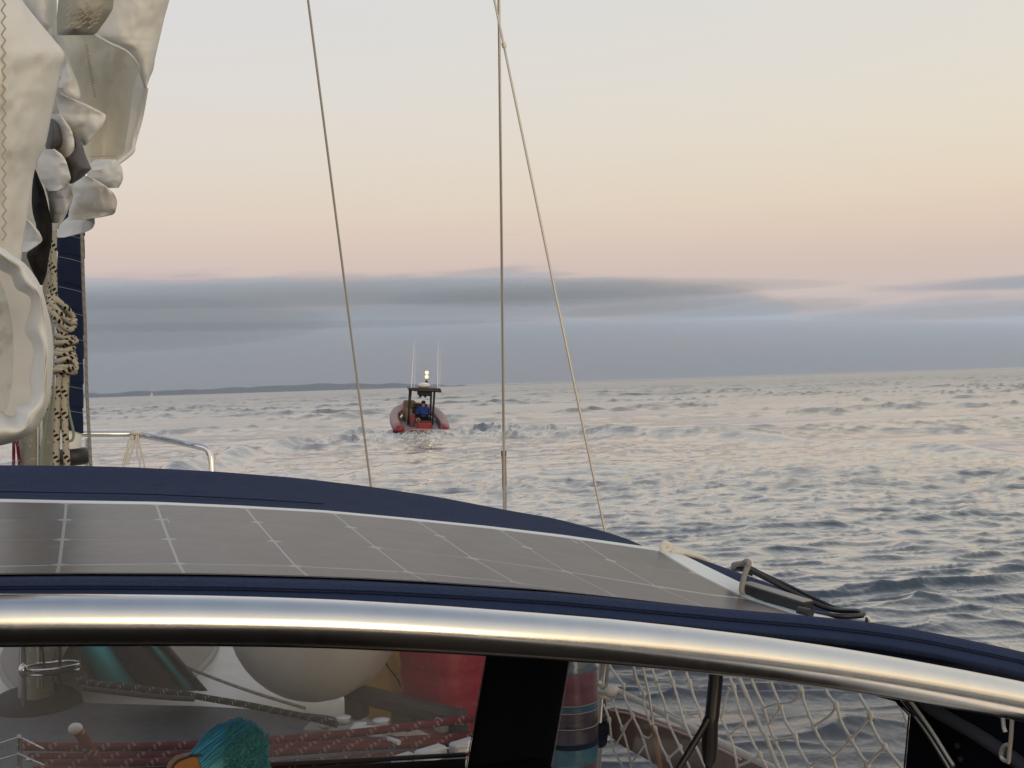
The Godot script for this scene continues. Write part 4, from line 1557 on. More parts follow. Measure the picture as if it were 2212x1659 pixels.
	part("rope", Shape.new().tube(curve([at(130, 380, hz), at(119, 470, hz), at(117, 560, hz), at(119, 640, hz), at(124, 700, hz)], 40), 0.0068, 12), M.halyard, f1)
	part("second_fall", Shape.new().tube(curve([at(108, 470, hz + 0.02), at(107.5, 560, hz + 0.02), at(108, 650, hz + 0.02)], 20), 0.004, 10), M.halyard, f1)
	var falls := "pair of halyard falls below the coil"
	var f2 := tag(part("halyard_fall", Shape.new().tube(curve([at(130, 790, hz), at(127, 840, hz), at(124, 900, hz), at(122, 960, hz), at(121, 1020, hz), at(121, 1200, hz)], 50), 0.0086, 12), M.halyard), "left one of two cream flecked halyard falls below the coil", "rope", falls)
	var f3 := tag(part("halyard_fall", Shape.new().tube(curve([at(146, 790, hz - 0.005), at(139, 850, hz - 0.005), at(140, 900, hz - 0.005), at(142, 960, hz - 0.005), at(145, 1020, hz - 0.005), at(146, 1200, hz)], 50), 0.0086, 12), M.halyard), "right one of two cream flecked halyard falls below the coil", "rope", falls)
	var c := thing("rope_coil", "cream flecked rope end coiled and knotted on the halyards", "rope coil", at(142, 800, hz - 0.03))
	for i in 7:
		var y := 729.0 + i * 12.2
		var mid := at(141.0 + 2.0 * sin(i * 1.7), y, hz - 0.005)
		var pts := PackedVector3Array()
		for q in 25:
			var a := TAU * q / 24.0
			pts.append(mid + RT * cos(a) * (0.0225 + 0.0025 * sin(i * 2.3)) + FW * sin(a) * 0.024 + UB * (0.005 * cos(a + i * 0.9) * (1.0 if i % 2 else -0.7) + 0.002 * sin(a * 2.0 + i)))
		part("turn", Shape.new().tube(pts, 0.0075, 9, false), M.halyard, c)
	var k := []
	for q in [[104, 640, 0.0], [112, 655, -0.03], [126, 672, -0.045], [141, 688, -0.04], [156, 697, -0.02], [161, 690, 0.0], [150, 678, 0.015], [136, 664, 0.0], [120, 650, -0.02], [108, 648, -0.01], [106, 662, -0.03], [120, 682, -0.05], [134, 702, -0.045], [150, 712, -0.03], [160, 703, -0.005], [158, 686, 0.005], [146, 668, -0.01], [128, 652, -0.02], [113, 640, 0.0], [108, 656, 0.01], [116, 684, 0.0], [128, 706, -0.03], [142, 724, -0.03]]:
		k.append(at(q[0], q[1], hz + q[2]))
	part("made_up_knot", Shape.new().tube(curve(k, 140), 0.0076, 9), M.halyard, c)
	part("loose_end", Shape.new().tube(curve([at(150, 790, hz - 0.04), at(163, 798, hz - 0.04), at(165, 786, hz - 0.035), at(158, 778, hz - 0.03)], 16), 0.006, 9), M.halyard, c)
	var gc := thing("green_cord", "thin pale green cord looped beside the halyard falls", "cord", at(150, 950, hz))
	part("right_loop", Shape.new().tube(curve([at(150, 735, hz + 0.015), at(161, 762, hz + 0.01), at(160, 785, hz), at(150, 800, hz), at(146, 860, hz), at(150, 895, hz), at(157, 925, hz), at(159, 942, hz), at(154, 952, hz), at(141, 950, hz)], 50), 0.0036, 8), M.green_cord, gc)
	part("left_loop", Shape.new().tube(curve([at(112, 850, hz + 0.01), at(104, 900, hz + 0.01), at(96, 940, hz + 0.01), at(90, 980, hz + 0.01), at(88, 1060, hz + 0.01)], 30), 0.0048, 8), M.green_cord, gc)
	tag(part("reefing_line", Shape.new().tube(curve([at(112, 820, hz - 0.02), at(107, 860, hz - 0.02), at(98, 888, hz - 0.02), at(84, 908, hz - 0.02), at(66, 920, hz - 0.02), at(30, 930, hz)], 30), 0.0042, 9), M.halyard), "thin flecked line curving left behind the near sail fold", "rope")
	for e in [[30, 945, 29, 1040, "slack dark red line left of the mast foot, the left one"], [36, 945, 46, 1040, "slack dark red line close against the mast, the right one"]]:
		tag(part("dark_red_line", Shape.new().tube(PackedVector3Array([at(e[0], e[1], mz - 0.05), at((e[0] + e[2]) / 2.0, (e[1] + e[3]) / 2.0, mz - 0.04), at(e[2], e[3], mz - 0.05)]), 0.0045, 8), M.red_line), e[4], "rope", "dark red lines by the mast")

func helix(a: Vector3, b: Vector3, r: float, turns: float, n: int) -> PackedVector3Array:
	var d := (b - a).normalized()
	var u := d.cross(Vector3.UP).normalized()
	var w := d.cross(u)
	var out := PackedVector3Array()
	for i in n:
		var f := float(i) / (n - 1)
		var q := f * turns * TAU
		out.append(a.lerp(b, f) + (u * cos(q) + w * sin(q)) * r)
	return out

# ---------------------------------------------------------------- the lowered mainsail, hanging in folds at the left
# rows: (y, left x, right x) down the picture; z: its station; bulge: how far the middle comes nearer; the right edge curls back behind
func cloth(called: String, rows: Array, z: float, bulge: float, crease: float, sd: int, m: Material, t: Node3D, curl := 0.05, tilt := 0.0, label := "", folded := false) -> MeshInstance3D:
	var n := noise(sd, 1.0, 2)
	var ny := 64
	var nx := 44
	var out := []
	for i in ny:
		var f := float(i) / (ny - 1) * (rows.size() - 1)
		var k := mini(int(f), rows.size() - 2)
		var u := f - k
		var p0: Array = rows[maxi(k - 1, 0)]
		var p1: Array = rows[k]
		var p2: Array = rows[k + 1]
		var p3: Array = rows[mini(k + 2, rows.size() - 1)]
		var q := []
		for c in 3:
			q.append(lerpf(cubic_interpolate(p1[c], p2[c], p0[c], p3[c], u), lerpf(p1[c], p2[c], u), 0.35))
		var v := float(i) / (ny - 1)
		var row := PackedVector3Array()
		for j in nx:
			var s := float(j) / (nx - 1)
			var x := lerpf(q[1], q[2], sin(s * PI * 0.5) * 0.5 + s * 0.5)
			var px_n := n.get_noise_2d(x * 0.022 + sd, q[0] * 0.014)
			var fold := sin(x * 0.05 + q[0] * 0.021 + sd) * 0.5 + px_n * 1.4
			fold += 0.9 * (absf(n.get_noise_2d(x * 0.016 + 50.0, q[0] * 0.011 + x * 0.006)) - 0.2) - 0.6 * absf(n.get_noise_2d(x * 0.006 + 9.0 + q[0] * 0.004, q[0] * 0.02))
			var edge := sin(PI * clampf(s, 0.0, 1.0))
			var belly := sin(PI * pow(s, 0.8)) * (0.55 + 0.45 * sin(PI * v))
			if folded:
				# a fold: it runs forward to its edge and turns back sharply there, with drawn creases fanning from its root
				belly = 1.25 * sin(PI * 0.5 * minf(1.0, s * 1.1)) * (0.7 + 0.3 * sin(PI * v)) - 0.05 * absf(sin((v * 1.9 + s * (v - 0.5) * 1.4 + px_n * 0.9 + sd * 0.7) * PI)) * s * (0.5 + px_n)
			var zz := z - bulge * belly + crease * fold * (0.35 + 0.65 * edge) + tilt * (s - 0.5)
			row.append(at(x, q[0], zz))
		# the cloth turns round its edge and runs back
		for j in 5:
			var b := float(j + 1) / 5.0
			row.append(at(q[2] - (q[2] - q[1]) * 0.16 * b * b, q[0], z + tilt * 0.5 + curl * (0.25 + b)))
		out.append(row)
	return part(called, Shape.new().grid(out, 0), m, t, label)

func zigzag(called: String, a: Array, b: Array, n: int, wide: float, z0: float, z1: float, r: float, t: Node3D) -> void:
	var p := PackedVector3Array()
	for i in n + 1:
		var f := float(i) / n
		p.append(at(lerpf(a[0], b[0], f) + (wide if i % 2 else -wide), lerpf(a[1], b[1], f), lerpf(z0, z1, f)))
	part(called, Shape.new().tube(p, r, 5), M.stitch, t)

func sail() -> void:
	var t := thing("mainsail", "lowered cream mainsail hanging in crumpled folds at the left", "sail", at(60, 500, 2.3))
	# the outer sheet: its inside, a hollow seen from behind, then the flap that hangs in front of it
	cloth("hollow_fold", [[40, 120, 342], [75, 125, 341], [110, 137, 337], [150, 142, 331], [190, 146, 315], [250, 160, 304], [307, 176, 290], [326, 182, 286], [342, 186, 268], [355, 190, 250], [366, 196, 222]], 2.45, -0.16, 0.012, 3, M.sailcloth, t, 0.03)
	cloth("outer_flap", [[-800, 300, 470], [-150, 232, 396], [-60, 234, 380], [0, 232, 366], [40, 222, 355], [75, 206, 347], [92, 228, 343], [109, 268, 339], [131, 289, 334], [150, 298, 330], [170, 308, 323], [188, 314, 317]], 2.36, 0.05, 0.0045, 8, M.sailcloth, t, 0.05)
	var rim := curve([at(206, 76, 2.33), at(238, 94, 2.31), at(270, 109, 2.31), at(291, 130, 2.32), at(304, 158, 2.34), at(315, 190, 2.37)], 30)
	part("flap_hem", Shape.new().tube(rim, 0.0026, 7), M.sailcloth, t)
	var rim2 := curve([at(316, 190, 2.42), at(305, 252, 2.45), at(290, 306, 2.45), at(286, 326, 2.43), at(268, 342, 2.42), at(250, 354, 2.4), at(222, 364, 2.38), at(197, 367, 2.36)], 40)
	part("hollow_hem", Shape.new().tube(rim2, 0.0042, 7), M.sailcloth, t)
	zigzag("seam_stitching", [186, 96], [205, 210], 34, 3.0, 2.52, 2.55, 0.0011, t)
	zigzag("seam_stitching", [196, 338], [252, 336], 22, 2.5, 2.40, 2.41, 0.0011, t)
	# the fold behind and the reinforced patch at the top
	cloth("inner_fold", [[-800, 0, 150], [-150, 30, 128], [-60, 44, 126], [0, 48, 123], [40, 70, 124], [75, 92, 136], [104, 112, 143], [130, 124, 150], [165, 130, 158]], 2.3, 0.05, 0.006, 12, M.sailcloth, t)
	cloth("corner_patch", [[-150, 132, 262], [-60, 134, 256], [0, 126, 246], [20, 124, 243], [42, 123, 230], [60, 123, 217], [70, 123, 210], [76, 124, 200]], 2.15, 0.07, 0.005, 15, M.sail_patch, t, 0.07)
	for k in 6:
		zigzag("patch_stitching", [150 + k * 14, 4 + (k % 3) * 6], [146 + k * 12, 62 - (k % 2) * 9], 8, 4.5, 2.075, 2.075, 0.0012, t)
	# the small folds beneath it, most of them one bellied lobe each
	cloth("rumpled_strip", [[136, 140, 148], [150, 136, 156], [170, 131, 164], [190, 126, 171], [206, 146, 174], [212, 158, 172]], 2.28, 0.03, 0.01, 20, M.sailcloth, t)
	cloth("pointed_fold", [[203, 118, 132], [212, 121, 152], [224, 123, 184], [236, 126, 208], [248, 130, 229], [262, 134, 226], [276, 146, 219], [292, 158, 206], [302, 166, 196], [314, 178, 186]], 2.22, 0.06, 0.005, 23, M.sailcloth, t, 0.06, 0.0, "", true)
	cloth("striped_fold", [[246, 110, 130], [262, 112, 142], [280, 110, 154], [300, 104, 160], [318, 110, 161], [332, 122, 158], [344, 132, 152]], 2.16, 0.06, 0.003, 27, M.sailcloth, t, 0.05, 0.0, "", true)
	cloth("grey_stripe", [[256, 106, 113], [266, 104, 124], [280, 102, 133], [300, 99, 138], [314, 98, 134], [324, 100, 120]], 2.125, 0.045, 0.002, 28, M.sail_grey, t, 0.04)
	cloth("grey_stripe", [[286, 155, 160], [300, 157, 168], [318, 153, 178], [340, 141, 187], [352, 142, 192], [364, 146, 197], [374, 147, 188], [386, 149, 174], [397, 150, 156]], 2.13, 0.05, 0.002, 29, M.sail_grey, t, 0.05)
	cloth("curled_fold", [[344, 206, 250], [352, 196, 258], [365, 188, 264], [384, 190, 266], [396, 205, 262], [406, 232, 256]], 2.42, 0.07, 0.006, 33, M.sailcloth, t, 0.04, 0.0, "", true)
	cloth("lower_lobe", [[380, 172, 190], [392, 164, 214], [404, 158, 232], [418, 160, 246], [434, 156, 253], [450, 150, 251], [464, 148, 243], [475, 146, 186]], 2.3, 0.09, 0.006, 35, M.sailcloth, t, 0.06, 0.0, "", true)
	cloth("lowest_lobe", [[470, 146, 204], [482, 132, 205], [494, 126, 199], [504, 123, 178], [513, 123, 140]], 2.38, 0.06, 0.006, 37, M.sailcloth, t, 0.05, 0.0, "", true)
	cloth("round_fold", [[322, 88, 118], [334, 84, 134], [348, 82, 143], [368, 82, 149], [386, 86, 153], [400, 96, 146], [412, 104, 130]], 2.1, 0.06, 0.004, 40, M.sailcloth, t, 0.05, 0.0, "", true)
	cloth("slack_fold", [[398, 96, 150], [412, 100, 160], [428, 104, 158], [446, 106, 146], [464, 108, 138], [482, 110, 128]], 2.22, 0.05, 0.008, 43, M.sailcloth, t, 0.05, 0.0, "", true)
	cloth("dark_strap", [[366, 74, 77], [388, 71, 86], [410, 69, 95], [436, 68, 102], [462, 71, 108], [488, 78, 113], [520, 76, 112], [548, 58, 107], [566, 62, 104], [590, 72, 101], [616, 84, 92]], 2.18, 0.03, 0.004, 46, M.black_cloth, t, 0.04)
	cloth("tucked_fold", [[470, 40, 56], [484, 42, 70], [500, 44, 84], [514, 46, 91], [522, 46, 90], [534, 44, 76], [544, 40, 60]], 1.95, 0.05, 0.004, 49, M.sailcloth, t, 0.05, 0.0, "", true)
	cloth("back_fold", [[60, 40, 150], [140, 50, 176], [230, 50, 176], [320, 50, 176], [400, 50, 168], [470, 50, 140], [500, 50, 120]], 2.62, 0.03, 0.012, 70, M.sailcloth, t, 0.02)
	# the broad panel nearest but one, with its zigzag seam
	cloth("broad_panel", [[-800, -420, -200], [-160, -330, -30], [-60, -330, 16], [0, -330, 48], [38, -330, 77], [86, -330, 117], [116, -330, 140], [152, -330, 132], [189, -330, 125], [222, -330, 117], [256, -330, 110], [314, -330, 98], [349, -330, 80], [382, -330, 72], [426, -330, 66], [477, -330, 58], [525, -330, 50], [580, -330, 44], [660, -330, 34]], 1.62, 0.1, 0.0045, 52, M.sailcloth, t, 0.06)
	zigzag("seam_stitching", [7, -30], [9, 520], 42, 4.5, 1.535, 1.535, 0.0011, t)
	# nearest fold, a curled edge close to the eye
	var n := thing("sail_fold", "thick curled cream sail fold hanging nearest the camera", "sail", at(20, 900, 1.1))
	var o := [[500, -330, -30], [556, -330, 12], [600, -330, 60], [656, -330, 84], [710, -330, 96], [766, -330, 98], [830, -330, 94], [886, -330, 80], [930, -330, 50], [952, -330, 0]]
	cloth("hollow", o, 1.30, -0.10, 0.010, 60, M.sailcloth, n, 0.02)
	# outline and the width of the turned lip along it
	var raw := [[-140, 500, 26], [-70, 518, 28], [-20, 528, 30], [6, 536, 32], [30, 553, 34], [54, 570, 36], [76, 597, 34], [91, 626, 30], [100, 658, 36], [110, 700, 44], [115, 740, 40], [115, 780, 34], [112, 830, 38], [105, 872, 46], [92, 905, 50], [74, 930, 44], [50, 946, 46], [20, 958, 56], [-14, 964, 60], [-60, 962, 56], [-140, 950, 50]]
	var line := []
	for q in raw:
		line.append(Vector3(q[0], q[1], q[2]))
	var lp := curve(line, 110)
	var lip := []
	for i in 110:
		var p := lp[i]
		var tg := (lp[mini(i + 1, 109)] - lp[maxi(i - 1, 0)])
		var inn := Vector2(-tg.y, tg.x).normalized()
		var w := p.z * (1.0 + 0.14 * sin(i * 0.42) + 0.10 * sin(i * 0.23 + 1.0))
		var row := PackedVector3Array()
		for k in 13:
			var u: float = [-0.10, -0.03, 0.0, 0.06, 0.16, 0.3, 0.46, 0.62, 0.78, 0.92, 1.05, 1.15, 1.2][k]
			var dz: float = [0.14, 0.07, 0.03, 0.008, -0.008, -0.018, -0.02, -0.014, 0.0, 0.022, 0.06, 0.12, 0.2][k]
			if k < 2:
				u = -u
			row.append(at(p.x + inn.x * w * u, p.y + inn.y * w * u, 1.08 + dz + 0.004 * sin(i * 0.3 + k)))
		lip.append(row)
	part("curled_lip", Shape.new().grid(lip, 0), M.sailcloth, n)

# ---------------------------------------------------------------- gear seen through the front window
func jerrycan(called: String, label: String, c: Vector3, half: Vector3, b: Basis, m: Material) -> Node3D:
	var t := thing(called, label, "jerrycan", c - b.y * half.y)
	var rows := []
	for r in 25:
		var v := r / 24.0
		var yy := lerpf(-half.y, half.y, v)
		var k := pow(clampf(1.0 - pow(absf(v * 2.0 - 1.0), 9.0), 0.0, 1.0), 0.5)
		if r > 4 and r < 20 and r % 5 == 0:
			k *= 0.975
		var row := PackedVector3Array()
		for q in 33:
			var an := TAU * q / 32.0
			var cx := pow(absf(cos(an)), 0.42) * signf(cos(an))
			var sz := pow(absf(sin(an)), 0.42) * signf(sin(an))
			row.append(c + b * Vector3(cx * half.x * k, yy, sz * half.z * k))
		rows.append(row)
	part("can_body", Shape.new().grid(rows, 1, Vector3.ZERO, true), m, t)
	part("handle", Shape.new().tube(curve([c + b * Vector3(-half.x * 0.6, half.y, 0), c + b * Vector3(-half.x * 0.45, half.y + 0.04, 0), c + b * Vector3(half.x * 0.3, half.y + 0.04, 0), c + b * Vector3(half.x * 0.4, half.y, 0)], 16), 0.012, 10), m, t)
	part("screw_cap", Shape.new().lathe(PackedVector2Array([Vector2(0, 0), Vector2(0.026, 0), Vector2(0.026, 0.03), Vector2(0.02, 0.034), Vector2(0, 0.034)]), Transform3D(b, c + b * Vector3(half.x * 0.68, half.y, 0)), 16), M.black_plastic, t)
	return t

func line_px(pts: Array, z: float, n: int) -> PackedVector3Array:
	var l := []
	for p in pts:
		l.append(at(p[0], p[1], z + (p[2] if p.size() > 2 else 0.0)))
	return curve(l, n)

func foredeck() -> void:
	var B := Basis(RT, UB, -FW)
	# big round fender or buoy
	var c := at(682, 1325, 3.3)
	var f := thing("round_fender", "large round off-white fender sitting on the coachroof behind the window", "fender", c - UB * 0.24)
	var pr := PackedVector2Array()
	for i in 21:
		var a := PI * i / 20.0
		pr.append(Vector2(sin(a) * 0.238, -cos(a) * (0.238 if i < 11 else 0.262)))
	part("fender_body", Shape.new().lathe(pr, Transform3D(B * Basis(Vector3.FORWARD, 0.2), c), 40), M.fender_vinyl, f)
	part("fender_eye", Shape.new().tube(ring(c + UB * 0.285, RT, UB, 0.03, 16), 0.014, 8, false), M.charcoal_cloth, f)
	part("fender_seam", Shape.new().tube(ring(c, RT.rotated(FW, 0.2), FW, 0.2385, 48), 0.0018, 6, false), M.grey_cord, f)
	# pale grey tender bottom-up further forward
	var rows := []
	for i in 13:
		var u := i / 12.0
		var row := PackedVector3Array()
		for k in 17:
			var a := PI * k / 16.0
			var w := 0.34 * pow(sin(PI * (0.08 + 0.84 * u)), 0.6)
			row.append(bt(0.02 + cos(a) * w + 0.06 * u, CY - 0.01 + sin(a) * (0.12 + 0.24 * pow(sin(PI * (0.1 + 0.8 * u)), 0.7)), lerpf(3.55, 5.0, u)))
		rows.append(row)
	var td := thing("upturned_tender", "pale grey small boat lying upside down left of the round fender", "dinghy", bt(0.05, CY, 4.2))
	part("shell", Shape.new().grid(rows, 1), M.grey_shell, td)
	var rub := PackedVector3Array()
	for r in rows:
		rub.append(r[0])
	for i in range(rows.size() - 1, -1, -1):
		rub.append(rows[i][16])
	part("gunwale", Shape.new().tube(rub, 0.012, 8), M.grey_shell, td)
	# teal and charcoal folded bag leaning on the mast
	var bag := thing("striped_bag", "teal and charcoal striped soft bag beside the mast foot", "bag", at(270, 1490, 3.25))
	var str := [[178, 262, M.charcoal_cloth], [184, 262, M.teal_cloth], [247, 332, M.charcoal_cloth], [322, 372, M.teal_cloth], [364, 392, M.charcoal_cloth]]
	var xs := [176.0, 188.0, 262.0, 336.0, 366.0, 384.0]
	var ms := [M.charcoal_cloth, M.teal_cloth, M.charcoal_cloth, M.teal_cloth, M.charcoal_cloth]
	for k in 5:
		var pr2 := []
		for i in 7:
			var v := i / 6.0
			var y := lerpf(1330, 1492, v)
			var sh: float = (y - 1400.0) * [0.50, 0.50, 0.72, 0.86, 0.92, 0.95][k]
			var sh2: float = (y - 1400.0) * [0.50, 0.55, 0.76, 0.9, 0.94, 0.96][k + 1 if k < 5 else 5]
			var row := PackedVector3Array()
			for j in 5:
				var u := j / 4.0
				row.append(at(lerpf(xs[k] - 14.0 + sh * 0.9, xs[k + 1] - 14.0 + sh2 * 0.9, u), y, 3.18 - 0.03 * sin(PI * u) - 0.05 * sin(PI * v) + 0.03 * (k % 2)))
			for j in 3:
				row.append(at(lerpf(xs[k + 1] - 14.0 + sh2 * 0.9, xs[k] - 14.0 + sh * 0.9, (j + 1) / 3.0), y + 1.0, 3.4 + 0.02 * j))
			pr2.append(row)
		part("stripe", Shape.new().grid(pr2, 1), ms[k], bag)
	# jerrycans
	jerrycan("yellow_jerrycan", "faded yellow jerrycan lashed behind the red one", at(862, 1470, 3.55), Vector3(0.085, 0.15, 0.11), B * Basis(Vector3.UP, 0.35), M.yellow_plastic)
	jerrycan("red_jerrycan", "scuffed red jerrycan left of the dark window strap", at(985, 1462, 3.1), Vector3(0.125, 0.15, 0.13), B * Basis(Vector3.UP, 0.3), M.red_plastic)
	var st := tag(part("jerrycan_strap", Shape.new().tube(line_px([[816, 1402], [838, 1440], [866, 1484], [862, 1560]], 3.42, 16), 0.009, 8, true, 0.3), M.charcoal_cloth), "dark strap down the front of the yellow jerrycan", "strap")
	tag(part("steel_stub", Shape.new().tube(PackedVector3Array([at(893, 1474, 3.4), at(899, 1560, 3.4)]), 0.0065, 10), M.steel), "short bright steel rod in front of the yellow jerrycan", "rod")
	# dark timber grab rail on the coachroof
	var w := thing("wooden_handrail", "grey-brown wooden handrail on the coachroof below the fender", "handrail", aty(880, 1560, CY))
	var ra := aty(752, 1520, CY)
	var rb := aty(1004, 1585, CY)
	var dir := (rb - ra).normalized()
	part("rail", Shape.new().box((ra + rb) * 0.5 + UB * 0.035, Vector3((rb - ra).length() * 0.5, 0.022, 0.026), Basis(dir, UB, dir.cross(UB)), 0.012), M.dark_wood, w)
	for f_ in [0.08, 0.5, 0.92]:
		part("rail_foot", Shape.new().box(ra.lerp(rb, f_) + UB * 0.0, Vector3(0.035, 0.03, 0.022), Basis(dir, UB, dir.cross(UB)), 0.01), M.dark_wood, w)

func on_deck(px: float, py: float, up := 0.0) -> Vector3:
	return aty(px, py, CY + up)

func deck_gear() -> void:
	var B := Basis(RT, UB, -FW)
	# dark flecked rope running aft from the mast, and a thin pale one above it
	tag(part("dark_rope", Shape.new().tube(line_px([[168, 1468, 0.1], [215, 1478, 0.05], [270, 1483], [330, 1491], [400, 1500], [470, 1512], [540, 1524], [600, 1536], [680, 1553, -0.1], [730, 1566, -0.12]], 2.92, 60), 0.0078, 10), M.dark_line), "black rope with white flecks leading from the mast foot across the coachroof", "rope")
	tag(part("pale_rope", Shape.new().tube(line_px([[330, 1412, 0.3], [400, 1440, 0.2], [470, 1468, 0.1], [540, 1493], [600, 1512], [660, 1530]], 3.0, 40), 0.0042, 8), M.thin_line), "thin pale rope slanting over the dinghy towards the deck organiser", "rope")
	tag(part("black_bungee", Shape.new().tube(line_px([[180, 1486], [240, 1494], [330, 1504], [380, 1508], [420, 1510]], 2.9, 24), 0.009, 8, true, 0.7), M.charcoal_cloth), "flat dark strap lying under the flecked rope", "strap")
	# deck organiser with its sheaves and white fairleads
	var o := thing("deck_organiser", "white deck organiser with small blocks by the wooden handrail", "deck fitting", on_deck(740, 1570))
	part("base_plate", Shape.new().box(on_deck(745, 1572, 0.012), Vector3(0.1, 0.008, 0.035), B * Basis(Vector3.UP, -0.5), 0.004), M.grey_shell, o)
	for q in [[705, 1556, 0.016], [742, 1548, 0.02], [778, 1562, 0.018], [824, 1554, 0.022]]:
		part("sheave", Shape.new().lathe(PackedVector2Array([Vector2(0, 0), Vector2(q[2], 0), Vector2(q[2] * 0.75, 0.008), Vector2(q[2], 0.016), Vector2(0, 0.018)]), Transform3D(B, on_deck(q[0], q[1] + 14, 0.02)), 18), M.clip_white, o)
	part("fairlead", Shape.new().box(on_deck(800, 1578, 0.03), Vector3(0.05, 0.01, 0.012), B * Basis(Vector3.UP, -0.45), 0.004), M.clip_white, o)
	tag(part("white_rod", Shape.new().tube(PackedVector3Array([on_deck(788, 1582, 0.04), on_deck(862, 1604, 0.04)]), 0.007, 8), M.clip_white), "thin white rod lying aslant just above the red lines", "rod")
	for q in [[975, 1560, "grey clutch block at the right under the red jerrycan", 0.045], [930, 1630, "low white cleat between the red lines, the nearer one", 0.04], [1000, 1612, "small white cleat between the red lines beside the strap", 0.035], [870, 1640, "small white cleat left of the other two", 0.028]]:
		var k := thing("rope_clutch", q[2], "deck fitting", on_deck(q[0], q[1]))
		part("clutch_body", Shape.new().box(on_deck(q[0], q[1], q[3] * 0.4), Vector3(q[3], q[3] * 0.4, q[3] * 0.45), B * Basis(Vector3.UP, 0.4), q[3] * 0.15), M.grey_shell if q[3] > 0.04 else M.clip_white, k)
		part("clutch_lever", Shape.new().box(on_deck(q[0], q[1], q[3] * 0.95), Vector3(q[3] * 0.8, q[3] * 0.1, q[3] * 0.2), B * Basis(Vector3.UP, 0.4) * Basis(Vector3.FORWARD, 0.2), q[3] * 0.05), M.clip_white, k)
	# the red control lines
	var g := "red control lines across the window"
	var runs := [
		[[[40, 1612], [200, 1614], [350, 1612], [500, 1604], [700, 1590], [880, 1570], [1010, 1553], [1080, 1545]], 2.80, "topmost red flecked line, rising to the right", 0.0096],
		[[[60, 1636], [250, 1634], [420, 1628], [600, 1614], [800, 1602], [1000, 1592], [1080, 1588]], 2.79, "second red flecked line from the top", 0.0092],
		[[[90, 1650], [260, 1648], [420, 1642], [600, 1626], [800, 1612], [1000, 1604], [1080, 1600]], 2.77, "third red flecked line from the top", 0.0092],
		[[[70, 1664], [260, 1666], [420, 1662], [600, 1652], [760, 1640], [900, 1630], [1080, 1622]], 2.75, "lowest red flecked line, nearest the window", 0.0098]]
	for r in runs:
		tag(part("red_line", Shape.new().tube(line_px(r[0], r[1], 60), r[3], 10), M.red_line), r[2], "rope", g)
	var e := thing("rope_tail", "short red rope end standing up with a whipped white tip", "rope", at(205, 1645, 2.76))
	part("tail", Shape.new().tube(line_px([[214, 1652], [198, 1628], [186, 1606], [176, 1588], [170, 1580]], 2.75, 20), 0.0125, 10), M.red_line, e)
	part("whipping", Shape.new().ball(at(163, 1574, 2.75), Vector3(0.016, 0.0125, 0.014), Basis(), 8, 12), M.white_cord, e)
	# small steel fitting with wires at the lower left
	var s := thing("steel_toggle", "small steel fitting with crossing wires at the lower left corner", "deck fitting", at(40, 1670, 2.7))
	part("post", Shape.new().tube(PackedVector3Array([at(42, 1588, 2.7), at(39, 1720, 2.7)]), 0.0058, 10), M.steel, s)
	for q in [[[-30, 1616], [42, 1592], [94, 1618]], [[-30, 1650], [40, 1629], [96, 1654]], [[-30, 1668], [40, 1662], [80, 1672]]]:
		part("cross_wire", Shape.new().tube(PackedVector3Array([at(q[0][0], q[0][1], 2.69), at(q[1][0], q[1][1], 2.69), at(q[2][0], q[2][1], 2.69)]), 0.0022, 8), M.steel, s)
	for q in [[60, 1642], [62, 1666]]:
		part("shackle_pin", Shape.new().ball(at(q[0], q[1], 2.68), Vector3.ONE * 0.0045, Basis(), 6, 10), M.steel, s)
	brush()

